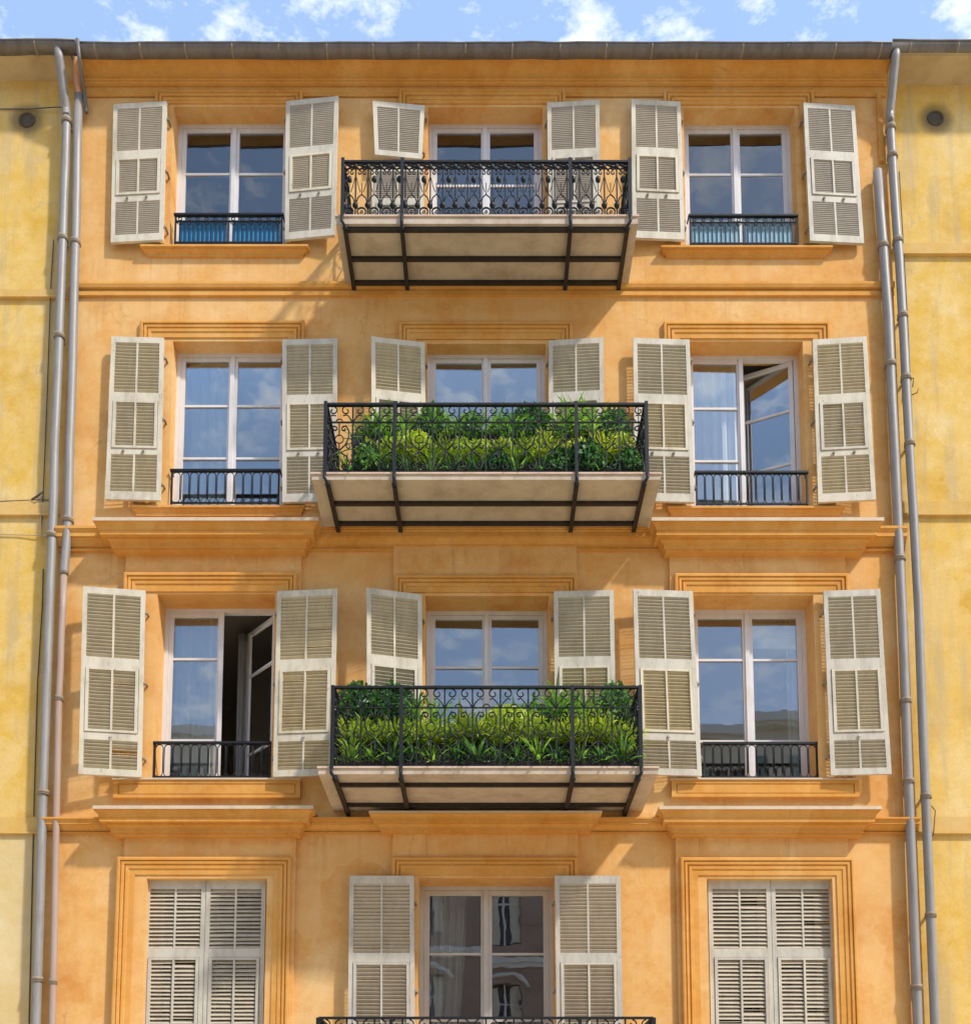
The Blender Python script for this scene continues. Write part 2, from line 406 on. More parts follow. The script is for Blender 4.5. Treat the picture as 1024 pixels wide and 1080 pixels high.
def hood(name, xa, xb, prof, mats, parent, mi=None):
    """moulding with returned ends; xa, xb are its ends on the wall, prof = [(out, z)]"""
    m = MB(); n = len(prof)
    for o, z in prof: m.v += [(xa-o, 0.02, z), (xa-o, -o, z), (xb+o, -o, z), (xb+o, 0.02, z)]
    for k in range(n-1):
        for j in range(3):
            a = 4*k+j; m.face((a, a+1, a+5, a+4), (mi[k] if mi else 0))
    m.face((0,1,2,3)); t = 4*(n-1); m.face((t+3,t+2,t+1,t), (mi[-1] if mi else 0))
    return m.build(name, mats, parent)
def cove(o0, z0, o1, z1, n=4, cv=True):
    out = []
    for k in range(1, n+1):
        t = k/n*math.pi/2
        if cv: out.append((o0+(o1-o0)*(1-math.cos(t)), z0+(z1-z0)*math.sin(t)))
        else: out.append((o0+(o1-o0)*math.sin(t), z0+(z1-z0)*(1-math.cos(t))))
    return out
TRIM2 = [M['trim'], M['flash']]
def cornice_hood(a, b, top, bot, o, ob=.137, parent=MAIN, name='window_cornice'):
    """a,b = top edge ends, seen at depth o; the foot stands ob out, proud of the string course"""
    zt = Z(top, -o); zb = Z(bot, -ob)
    xa, xb = X(a, top, -o)+o, X(b, top, -o)-o
    H = zt - zb; d = o-ob; q = lambda f: ob+d*f
    pr = [(0.01, zb), (ob, zb), (ob, zb+.09*H), (q(.13), zb+.095*H), (q(.13), zb+.20*H)]
    pr += cove(q(.13), zb+.20*H, q(.36), zb+.36*H, 4)
    pr += [(q(.36), zb+.42*H), (q(.66), zb+.425*H), (q(.66), zb+.60*H), (q(.72), zb+.605*H)]
    pr += cove(q(.72), zb+.605*H, q(.95), zb+.82*H, 5)
    pr += [(q(.95), zb+.86*H), (o, zb+.865*H), (o, zt), (0.01, zt+.012)]
    mi = [0]*(len(pr)-3)+[1,1,1]
    return hood(name, xa, xb, pr, TRIM2, parent, mi)
# crowning cornice
zb, zt = Z(95, 0), ZTOP
H = zt - zb
pr = [(.008, zb-.10), (.022, zb-.10), (.022, zb-.075), (.032, zb-.07), (.032, zb), (.018, zb+.01*H), (.018, zb+.06*H), (.05, zb+.07*H), (.05, zb+.15*H), (.066, zb+.18*H)]
pr += [(.062, zb+.26*H), (.075, zb+.30*H)] + cove(.075, zb+.30*H, .19, zb+.80*H, 6) + [(.205, zb+.82*H), (.205, zb+.94*H), (.22, zb+.95*H), (.22, zt), (.01, zt)]
m = MB(); n = len(pr)
for o, z in pr: m.v += [(XL, -o, z), (XR, -o, z)]
for k in range(n-1): m.face((2*k, 2*k+1, 2*k+3, 2*k+2))
m.face(tuple(2*k for k in range(n))); m.face(tuple(2*k+1 for k in range(n))[::-1])
m.build('roof_cornice', M['trim'], MAIN)
# right edge corner strip
m = MB(); m.box(X(924.5, 130), X(929.5, 130), -.03, .01, Z(172), Z(96)); m.build('corner_strip', M['trim'], MAIN)
# string course of the top floor
def string(top, bot, prf):
    zt, zb = Z(top), Z(bot); H = zt-zb
    m = MB(); pr = [(o, zb+f*H) for o, f in prf]; n = len(pr)
    for o, z in pr: m.v += [(XL+.004, -o, z), (XR-.004, -o, z)]
    for k in range(n-1): m.face((2*k, 2*k+1, 2*k+3, 2*k+2))
    m.face(tuple(2*k for k in range(n))); m.face(tuple(2*k+1 for k in range(n))[::-1])
    return m.build('string_course', M['trim'], MAIN)
string(300.5, 313.5, [(-.01,0),(.03,0),(.03,.36),(.012,.38),(.012,.5),(.05,.52),(.062,.75),(.06,.95),(-.01,1)])
for t, b in ((562, 582.5), (866, 880)):
    string(t, b, [(-.01,0),(.035,0),(.035,.10),(.022,.11),(.022,.18),(.048,.19),(.048,.28),(.06,.36),(.085,.5),(.085,.53),(.105,.54),(.105,.76),(.118,.80),(.118,.86),(.13,.88),(.13,1),(-.01,1.03)])
cornice_hood(98, 336, 545.5, 581, .315); cornice_hood(687, 932, 545.5, 582, .315)
cornice_hood(98, 330.5, 849.5, 881, .305); cornice_hood(695, 929.5, 850, 881, .305)
cornice_hood(389, 635, 855, 877, .26)

# architraves
def surround(a, b, top, bottom, wd, Y=0.0, parent=MAIN, inner_top=None):
    x0, x1 = X(a, top), X(b, top); z1 = Z(top); z0 = Z(bottom)
    w = wd
    s = 1.0
    pr = [(0, .0), (0, .052), (.014, .060), (.034, .060), (.037, .030), (.046, .030), (.050, .048), (.074, .044), (.078, .020), (.090, .020), (.094, .040), (.125, .036), (.129, .022), (w, .020), (w, -.0)]
    pr = [(min(d, w), o) for d, o in pr]
    m = MB(); n = len(pr)
    pr = [(d, o*.70) for d, o in pr]
    for d, o in pr: m.v += [(x0+d, Y-o, z0), (x0+d, Y-o, z1-d), (x1-d, Y-o, z1-d), (x1-d, Y-o, z0)]
    for k in range(n-1):
        for j in range(3):
            i = 4*k+j; m.face((i, i+1, i+5, i+4))
    return m.build('architrave', M['trim'], parent)
for a, b, t, bt, wd, Y in ((165, 320, 97.5, 258, .155, 0), (421, 596, 96.5, 288, .17, 0), (699, 857, 97.5, 258, .17, 0),
                       (149, 322, 340.5, 532, .19, 0), (421, 603.5, 341.5, 552, .20, 0), (699, 874, 341.5, 532, .19, 0),
                       (133.5, 314.5, 608, 822, .21, -.0445), (417, 608, 610, 850, .19, -.0345), (710, 892, 609, 822, .21, -.0445),
                       (126.5, 308.8, 906, 1170, .19, -.0425), (414, 608.5, 906, 1170, .20, -.0385), (716, 898, 906.6, 1170, .19, -.0425)):
    surround(a, b, t, bt, wd, Y)
# sills
def sill(a, b, top, bot, o=.085):
    zt, zb = Z(top, -o), Z(bot, 0)
    xa, xb = X(a, top, -o)+o, X(b, top, -o)-o; H = zt-zb
    pr = [(.01, zb), (.022, zb), (.022, zb+.18*H)] + cove(.022, zb+.18*H, o*.7, zb+.5*H, 4) + [(o*.75, zb+.52*H), (o*.75, zb+.72*H), (o, zb+.75*H), (o, zt), (.01, zt+.01)]
    hood('window_sill', xa, xb, pr, TRIM2, MAIN, [0]*(len(pr)-2)+[1,1])
sill(148, 325, 257.5, 272); sill(697, 878, 258.5, 273)
sill(139, 321, 532.5, 545, .06); sill(704, 891, 533.5, 545, .06)
for a, b, t, bt in ((120, 317, 822.5, 841.5), (708, 905.6, 822.5, 840.5)):
    x0, x1, z0, z1 = X(a, t, -.06), X(b, t, -.06), Z(bt, -.05), Z(t, -.06)
    m = MB(); relief(m, x0, x1, z0, z1, [(x0+.05, x1-.05, z0+.035, z1-.04, -.047), (x0+.062, x1-.062, z0+.045, z1-.05, -.056)], [], base=-.06)
    for q in (((x0,0,z0),(x0,-.06,z0),(x0,-.06,z1),(x0,0,z1)), ((x1,0,z0),(x1,-.06,z0),(x1,-.06,z1),(x1,0,z1)), ((x0,0,z1),(x1,0,z1),(x1,-.06,z1),(x0,-.06,z1)), ((x0,0,z0),(x1,0,z0),(x1,-.06,z0),(x0,-.06,z0))): m.quad(*q)
    m.box(x0-.012, x1+.012, -.075, 0, z1+.0005, z1+.018, 1)
    m.build('window_sill', TRIM2, MAIN)

# ------------------------------------------------------------------ shutters
def shutter(TL, TR, BL, BR, hinge='R', hy=-.07, pitch=.040, fr=(.036,.345,.40,.67,.715,.95), open_=True, mats=('shutter','slat'), ymin=-.32, ymax=-.075, single=False, fixY=None, label=None, latch=2, broken=0.0):
    hT, fT = (TR, TL) if hinge == 'R' else (TL, TR)
    hB, fB = (BR, BL) if hinge == 'R' else (BL, BR)
    zT, zB = Z(hT[1], hy), Z(hB[1], hy)
    fy = fixY if fixY is not None else min(max(solveY(zT, fT[1]), ymin), ymax)
    hTop = P(hT[0], hT[1], hy); hBot = P(hB[0], hB[1], hy)
    def fx(px, z):                       # x on the free edge at given height
        h = z-ZC; w = (D+fy)*CT + h*ST
        return (px-CX)*w/F
    fTop = Vector((fx(fT[0], zT), fy, zT)); fBot = Vector((fx(fB[0], zB), fy, zB))
    tl, tr, bl, br = (fTop, hTop, fBot, hBot) if hinge == 'R' else (hTop, fTop, hBot, fBot)
    wid = ((tr-tl).length+(br-bl).length)/2; hgt = zT-zB
    nrm = (tr-tl).cross(bl-tl); nrm.normalize()
    if nrm.y > 0: nrm = -nrm
    def mp(um, vm, t):
        u, v = um/wid, vm/hgt
        return tl*(1-u)*(1-v)+tr*u*(1-v)+bl*(1-u)*v+br*u*v + nrm*t
    TK = .034
    def bx(m, u0, u1, v0, v1, t0=-TK, t1=0, mi=0):
        m.hexa([mp(u0,v1,t1),mp(u1,v1,t1),mp(u1,v1,t0),mp(u0,v1,t0),mp(u0,v0,t1),mp(u1,v0,t1),mp(u1,v0,t0),mp(u0,v0,t0)], mi)
    def slats(m, u0, u1, v0, v1, t0=0):
        n = max(1, int(round((v1-v0)/pitch))); st = (v1-v0)/n
        half = min(st*.47, .0185)*(1 if open_ else .95); dz = half
        for i in range(n):
            vc = v0+(i+.5)*st + random.uniform(-.0015,.0015)
            k = half*random.uniform(.82,1.08)
            if random.random() < broken: k *= random.uniform(-.2,.5)
            sg = -1 if open_ else 1
            va, vb = vc+sg*k, vc-sg*k      # front edge, back edge (v runs downwards)
            tw = random.uniform(-.0015,.0015); th = .0055
            ta, tb = t0-.003, t0-TK+.004
            m.hexa([mp(u0,va-tw+th/2,ta),mp(u1,va+tw+th/2,ta),mp(u1,vb+tw+th/2,tb),mp(u0,vb-tw+th/2,tb),
                    mp(u0,va-tw-th/2,ta),mp(u1,va+tw-th/2,ta),mp(u1,vb+tw-th/2,tb),mp(u0,vb-tw-th/2,tb)], 1)
    sw = .047; cw = .020; g = .0004
    m = MB(); ms = [M[mats[0]], M[mats[1]]]
    bx(m, 0, sw, 0, hgt); bx(m, wid-sw, wid, 0, hgt)
    c = wid/2
    f = [q*hgt for q in fr]
    rails = [(0, f[0])]
    if single: rails += [(f[1], hgt)]
    else: rails += [(f[1], f[2]), (f[3], f[4]), (f[5], hgt)]
    for a, b in rails: bx(m, sw+g, wid-sw-g, a+g, b-g, -TK+.001, -.001)
    zones = [(f[0], f[1])] if single else [(f[0], f[1]), (f[4], f[5])]
    for a, b in zones:
        bx(m, c-cw/2, c+cw/2, a, b, -TK+.002, -.002)
        slats(m, sw, c-cw/2, a, b); slats(m, c+cw/2, wid-sw, a, b)
    o = m.build('shutter', ms, MAIN)
    if label: o['label'] = label
    if not single:
        a, b = f[2], f[3]; m = MB(); e = .010; pw = .032
        L, Rr = sw+.005, wid-sw-.005
        for q in ((L, L+pw, a+.004, b-.004), (Rr-pw, Rr, a+.004, b-.004)): bx(m, *q, -TK+e, e)
        for q in ((L+pw+g, Rr-pw-g, a+.004, a+.004+pw*.8), (L+pw+g, Rr-pw-g, b-.004-pw*.8, b-.004)): bx(m, *q, -TK+e+.001, e-.001)
        bx(m, c-cw/2, c+cw/2, a+pw*.8+.004, b-pw*.8-.004, -TK+e+.002, e-.002)
        slats(m, L+pw, c-cw/2, a+pw*.8+.004, b-pw*.8-.004); slats(m, c+cw/2, Rr-pw, a+pw*.8+.004, b-pw*.8-.004)
        m.build('tilting_panel', ms, o)
        if latch:
            for q in ((c-.10*wid/.6-.02, c+.10*wid/.6) if latch == 2 else (c,)):
                m = MB(); bx(m, q-.012, q+.012, (f[3]+f[4])/2-.010, (f[3]+f[4])/2+.010, .0005, .016); bx(m, q-.006, q+.006, (f[3]+f[4])/2+.005, (f[3]+f[4])/2+.035, .003, .010)
                m.build('latch', M['hinge' if latch == 2 else 'shutter_dull'], o)
    # hinges on the wall side
    uh = wid if hinge == 'R' else 0; sg = 1 if hinge == 'R' else -1
    for q in (.12, .5, .9) if not single else (.2, .85):
        m = MB(); p = mp(uh, q*hgt, -TK/2)
        m.tube([p+Vector((sg*.008,0,-.02)), p+Vector((sg*.008,0,.02))], .007, 6)
        m.box(*(sorted((p.x+sg*.008, p.x+sg*.03))), p.y+.002, .0, p.z-.005, p.z+.005) if p.y < -.004 else None
        m.build('hinge', M['hinge'], o)
    return o
R3F = (.036,.375,.43,.775,.815,.965)
DF = (.03,.29,.335,.62,.66,.95)
DF3 = (.03,.315,.36,.66,.70,.95)
F1 = dict(pitch=.024, mats=('shutter','slat_grey'))
# top floor
shutter((120,112),(176,106.5),(117,253.5),(172,252.5),'R', hy=-.11, **F1)
shutter((301.7,106.5),(357,101),(300.6,252.5),(353,248.5),'L', hy=-.06, **F1)
shutter((393,106),(448,111),(395.5,163),(445,167.5),'R', hy=-.07, mats=('shutter','slat_grey'), pitch=.024, single=True, fr=(.10,.90,.9,.9,.9,.9), label='short upper half of a cream shutter, hanging above a gap')
shutter((392,174),(447,176),(393,284),(448,286),'R', hy=-.05, mats=('shutter','slat_grey'), pitch=.024, fr=(.04,.30,.35,.62,.66,.94), fixY=-.05, label='lower half of a cream shutter seen through the railing')
shutter((577,108),(632,105),(579,283),(634,281),'L', hy=-.07, fr=DF, **F1)
shutter((665.8,104.5),(717.5,107),(667,249.5),(722,252.5),'R', hy=-.07, **F1)
shutter((847,108),(901,112),(854,253.5),(911,254),'L', hy=-.11, **F1)
# second row
G2 = dict(fr=(.036,.345,.395,.69,.725,.95))
shutter((118,354.5),(173,356),(111,526),(169.5,527.5),'R', hy=-.09, **G2)
shutter((298,358),(356,356.5),(298,529.5),(354,528),'L', hy=-.09, **G2)
shutter((391.5,354.5),(448,361),(393,548),(450,552),'R', hy=-.07, fr=DF, mats=('shutter','slat'))
shutter((578.6,359),(636,355.5),(579,552),(638,549),'L', hy=-.07, fr=DF)
shutter((667.5,356),(727,358),(670,527),(732.5,529.5),'R', hy=-.09, **G2)
shutter((856.7,358),(913.6,354.5),(862.7,529.5),(923.5,526),'L', hy=-.09, broken=.05, **G2)
# third row
shutter((88,618),(153.6,622.7),(83,816),(149.4,819.5),'R', hy=-.13, fr=R3F, latch=1, broken=.04)
shutter((292.5,623.4),(356,620.5),(288,819.2),(351,815),'L', hy=-.13, fr=R3F, latch=1, broken=.04)
shutter((387,619.5),(445,627),(387,842),(446,848),'R', hy=-.13, fr=DF3)
shutter((584,623.5),(647,622),(586,847),(651,845),'L', hy=-.13, fr=DF3)
shutter((667.5,621),(730,623.4),(673,814),(740,818.2),'R', hy=-.13, fr=R3F, latch=1, broken=.08, label='cream shutter with a cracked, splintered tilting panel')
shutter((868,623),(927.7,621),(876,817.5),(940,814.5),'L', hy=-.13, fr=R3F, latch=1)
# lowest row
D4 = ('shutter_dull','slat_dull')
shutter((368.7,924),(436.5,923.5),(366,1170),(438,1170),'R', hy=-.13, fr=(.035,.335,.375,.66,.70,.95), mats=D4, fixY=-.13)
shutter((585,923.5),(654,922),(588,1170),(658,1170),'L', hy=-.13, fr=(.035,.335,.375,.66,.70,.95), mats=D4, fixY=-.13)
for a, b, hs in ((154.5,217.5,'L'),(218,280.8,'R'),(746.3,812,'L'),(812.5,878,'R')):
    k = .0135*2.4
    def kx(px): return px + (px-CX)*.022
    shutter((a,928.3),(b,928.3),(kx(a),1164),(kx(b),1164), hs, hy=.03, fr=(.04,.31,.35,.66,.70,.95), mats=D4, open_=False, fixY=.03, pitch=.043, latch=0, broken=.03, label='weathered cream shutter, closed over its window')

# ------------------------------------------------------------------ windows
def leaf(m, g, org, ux, w, z0, z1, munt, st=.05, th=.04, mid=.026):
    """casement leaf from org along unit ux"""
    n = Vector((-ux.y, ux.x, 0))
    if n.y > 0: n = -n
    def bx(mb, a, b, za, zb, t0, t1):
        q = lambda u, z, t: org + ux*u + n*t + Vector((0,0,z))
        mb.hexa([q(a,za,t1),q(b,za,t1),q(b,za,t0),q(a,za,t0),q(a,zb,t1),q(b,zb,t1),q(b,zb,t0),q(a,zb,t0)])
    bx(m, 0, st, z0, z1, -th/2, th/2); bx(m, w-st, w, z0, z1, -th/2, th/2)
    bx(m, st+.0005, w-st-.0005, z1-st*.95, z1-.001, -th/2+.001, th/2-.001); bx(m, st+.0005, w-st-.0005, z0+.001, z0+st*1.5, -th/2+.001, th/2-.001)
    for f in munt:
        z = z1-f*(z1-z0); bx(m, st+.0005, w-st-.0005, z-mid/2, z+mid/2, -th/2+.005, th/2-.005)
    q = lambda u, z, t: org + ux*u + n*t + Vector((0,0,z))
    d1, d2 = random.uniform(-.005, .005), random.uniform(-.006, .006)      # old panes never sit quite true
    a, b, za, zb = st-.008, w-st+.008, z0+.02, z1-.02; T = .003
    g.hexa([q(a,za,T+d1+d2),q(b,za,T-d1+d2),q(b,za,-T-d1+d2),q(a,za,-T+d1+d2),q(a,zb,T+d1-d2),q(b,zb,T-d1-d2),q(b,zb,-T-d1-d2),q(a,zb,-T+d1-d2)])
def window(key, ftop, munt, rightopen=0, fold=False, mat='frame', stile=.05):
    a, b, z0, z1 = W[key]
    Yf = min(max(solveY(z1, ftop), .15), .28)
    par = MAIN; fm = MB()
    fw = .045; y0, y1 = Yf, Yf+.07
    fm.box(a-.01, a+fw, y0, y1, z0, z1+.01); fm.box(b-fw, b+.01, y0, y1, z0, z1+.01); fm.box(a+fw+.0005, b-fw-.0005, y0+.001, y1-.001, z1-fw, z1+.01); fm.box(a+fw+.0005, b-fw-.0005, y0-.03, y1-.001, z0-.01, z0+.045)
    o = fm.build('window', M[mat], par)
    L, Rr = a+fw+.002, b-fw-.002; c = (L+Rr)/2; zb, zt = z0+.047, z1-fw-.003
    Yl = Yf+.03
    lm, gm = MB(), MB()
    leaf(lm, gm, Vector((L, Yl, 0)), Vector((1,0,0)), c-L-.003, zb, zt, munt, stile)
    # cover strip on the meeting stile
    lm.box(c-.030, c+.018, Yl-.04, Yl-.021, zb, zt)
    s = lm.build('sash', M[mat], o); gm.build('pane', M['glass'], o)
    lm, gm = MB(), MB()
    if fold:
        an = R(47)
        leaf(lm, gm, Vector((Rr, Yl+.01, 0)), Vector((-math.cos(an), math.sin(an), 0)), Rr-c-.003, zb, zt, munt, stile)
        s = lm.build('sash', M[mat], o); s['label'] = 'casement leaf swung half open into the room'; gm.build('pane', M['glass'], o)
    elif rightopen:
        an = R(rightopen)
        leaf(lm, gm, Vector((Rr, Yl+.01, 0)), Vector((-math.cos(an), math.sin(an), 0)), Rr-c-.003, zb, zt, munt, stile)
        s = lm.build('sash', M[mat], o); s['label'] = 'casement leaf standing ajar, swung inwards'; gm.build('pane', M['glass'], o)
    else:
        leaf(lm, gm, Vector((c+.003, Yl, 0)), Vector((1,0,0)), Rr-c-.003, zb, zt, munt, stile)
        s = lm.build('sash', M[mat], o); gm.build('pane', M['glass'], o)
    return Yf
window('r1l', 131, (.35,.72)); window('r1c', 131, (.36,.68)); window('r1r', 132, (.35,.72))
window('r2l', 372.5, (.315,.655)); window('r2c', 374, (.36,.68)); window('r2r', 375, (.315,.655), rightopen=23)
window('r3l', 642, (.27,.745), fold=True); window('r3c', 644.5, (.27,.6)); window('r3r', 643, (.27,.745), stile=.055)
window('r4c', 935, (.285,.58), mat='frame_old', stile=.058)
window('r4l', 935, (.3,.6), mat='frame_old'); window('r4r', 935, (.3,.6), mat='frame_old')

# curtains (they hang in the rooms: things of their own)
def curtain(key, u0, u1, v0, v1, label, amp=.03, freq=7, taper=0, y=.42):
    a, b, z0, z1 = W[key]
    n = 60; m = MB(); H = z1-z0; rnd = random.Random(key+label)
    ph = [rnd.uniform(0, 6.28) for _ in range(3)]
    rows = 14; zr = z1-v1*H
    base = Vector(((a+(b-a)*(u0+u1)/2), y, z1-v1*H))
    for j in range(rows+1):
        v = v0+(v1-v0)*j/rows; z = z1-v*H
        for i in range(n+1):
            s = i/n; ue = u1-(u1-u0)*taper*(j/rows)**1.6 if taper >= 0 else u1
            us = u0 if taper >= 0 else u0-(u1-u0)*taper*(j/rows)**1.6
            u = us+(ue-us)*s; x = a+(b-a)*u
            yy = y+amp*(math.sin(freq*6.28*s+ph[0])+.5*math.sin(freq*2.3*6.28*s+ph[1]+.3*v))
            m.v.append((x-base.x, yy-base.y, z-base.z))
    for j in range(rows):
        for i in range(n):
            k = j*(n+1)+i; m.face((k, k+1, k+n+2, k+n+1), 0, True)
    o = m.build('curtain', M['cloth'], None, base)
    so = o.modifiers.new('thickness', 'SOLIDIFY'); so.thickness = .002
    tag(o, label, 'curtain')
curtain('r1l', -.05, .5, -.05, 1.0, 'sheer white curtain behind the left pane of the top left window', .03, 6)
curtain('r1l', .52, 1.05, -.05, 1.0, 'sheer white curtain behind the right pane of the top left window', .02, 4)
curtain('r1r', -.05, .55, -.05, 1.0, 'gathered white curtain in the left half of the top right window', .04, 8, .35)
curtain('r1r', .5, 1.05, -.05, 1.0, 'white curtain drawn aside in the right half of the top right window', .035, 5, -.35)
curtain('r2l', -.05, .5, -.05, 1.0, 'white net curtain behind the left pane of the window under the top left one', .03, 6)
curtain('r2r', -.05, .5, -.05, 1.0, 'white net curtain beside the ajar casement', .03, 6)
curtain('r3l', -.05, .48, -.05, 1.0, 'thin pleated curtain beside the half open casement', .02, 9)
curtain('r3r', .86, 1.08, -.05, 1.0, 'narrow white curtain at the right edge of the third right window', .03, 3, 0)
curtain('r4c', -.05, .35, -.05, 1.0, 'dim curtain at the left of the lowest middle window', .04, 5, .3, .6)
curtain('r3l', .50, 1.04, -.05, 1.0, 'beige curtain inside the room behind the half open casement', .03, 5, .0, 1.0)
m = MB(); a, b, z0, z1 = W['r3r']
for i in range(5): m.box(a+(b-a)*.53, b-.03, .37+.004*(i%2), .378+.004*(i%2), z1-.10-.06*(i+1), z1-.10-.06*i-.002)
m.build('window_blind', M['cloth'], None); tag(bpy.data.objects['window_blind'], 'pale folded blind at the top right of the third right window', 'blind')

# ------------------------------------------------------------------ railings
def arc(cx, cz, r, a0, a1, n=10, r1=None):
    r1 = r if r1 is None else r1
    return [(cx+(r+(r1-r)*k/n)*math.cos(R(a0+(a1-a0)*k/n)), cz+(r+(r1-r)*k/n)*math.sin(R(a0+(a1-a0)*k/n))) for k in range(n+1)]
def mapl(m, pts, y, r, n=5):
    m.tube([(p[0], y, p[1]) for p in pts], r, n)
def guard(key, xa, xb, top, bot, style, screen=None):
    """small iron guard at a window"""
    Y = -.015; a, b = X(xa, top, Y), X(xb, top, Y); zt, zb = Z(top, Y), Z(bot, Y)
    m = MB()
    m.box(a, b, Y-.02, Y+.02, zt-.022, zt)
    m.box(a+.02, b-.02, Y-.010, Y+.010, zb+.006, zb+.020)
    for x in (a+.02, b-.02): m.box(x-.009, x+.009, Y-.009, Y+.009, zb-.002, zt-.031)
    for x in (a, b-.014): m.box(x, x+.014, Y+.023, .08, zt-.021, zt-.006)
    if style == 'arch':
        n = int(round((b-a-.04)/.097)); st = (b-a-.04)/n
        for i in range(n):
            c = a+.02+(i+.5)*st; r = st*.43
            zc = zt-.031-r
            mapl(m, [(c-r, zb+.02+r*.9)]+[(c-r, zc)]+arc(c, zc, r, 180, 0, 8)[1:]+[(c+r, zb+.02+r*.9)], Y, .0058)
            mapl(m, arc(c, zb+.02+r*.9, r, 180, 360, 7), Y, .0048)
    else:
        zm = zt-.085
        m.box(a+.02, b-.02, Y-.009, Y+.009, zm-.012, zm)
        n = int(round((b-a-.04)/.052)); st = (b-a-.04)/n
        for i in range(1, n): m.box(a+.02+i*st-.0055, a+.02+i*st+.0055, Y-.0055, Y+.0055, zb+.02, zm-.012)
        k = int(n/2)
        for i in range(k):
            c = a+.02+(i+.5)*(b-a-.04)/k; r = .020
            mapl(m, arc(c, zm+.026, r, 0, 360, 8), Y, .006)
            mapl(m, arc(c, zm-.012, .03, 180, 360, 6), Y, .006)
    o = m.build('window_railing', M['iron'], MAIN)
    if screen:
        s = MB(); s.box(a+.05, (a+b)/2-.04, Y+.035, Y+.041, zb+.01, zt-.07); s.box((a+b)/2+.04, b-.06, Y+.035, Y+.041, zb+.01, zt-.07)
        s.build('screen_panel', M[screen], o)
guard('r1l', 184, 299.5, 226, 257, 'bal', 'screen'); guard('r1r', 725.5, 841, 227, 258, 'bal', 'screen_pale')
guard('r2l', 180, 296.5, 495.5, 531.5, 'arch'); guard('r2r', 732, 852, 497.5, 532.5, 'arch')
guard('r3l', 162, 288, 782.5, 820.5, 'arch'); guard('r3r', 740.5, 862.5, 783, 821, 'arch')

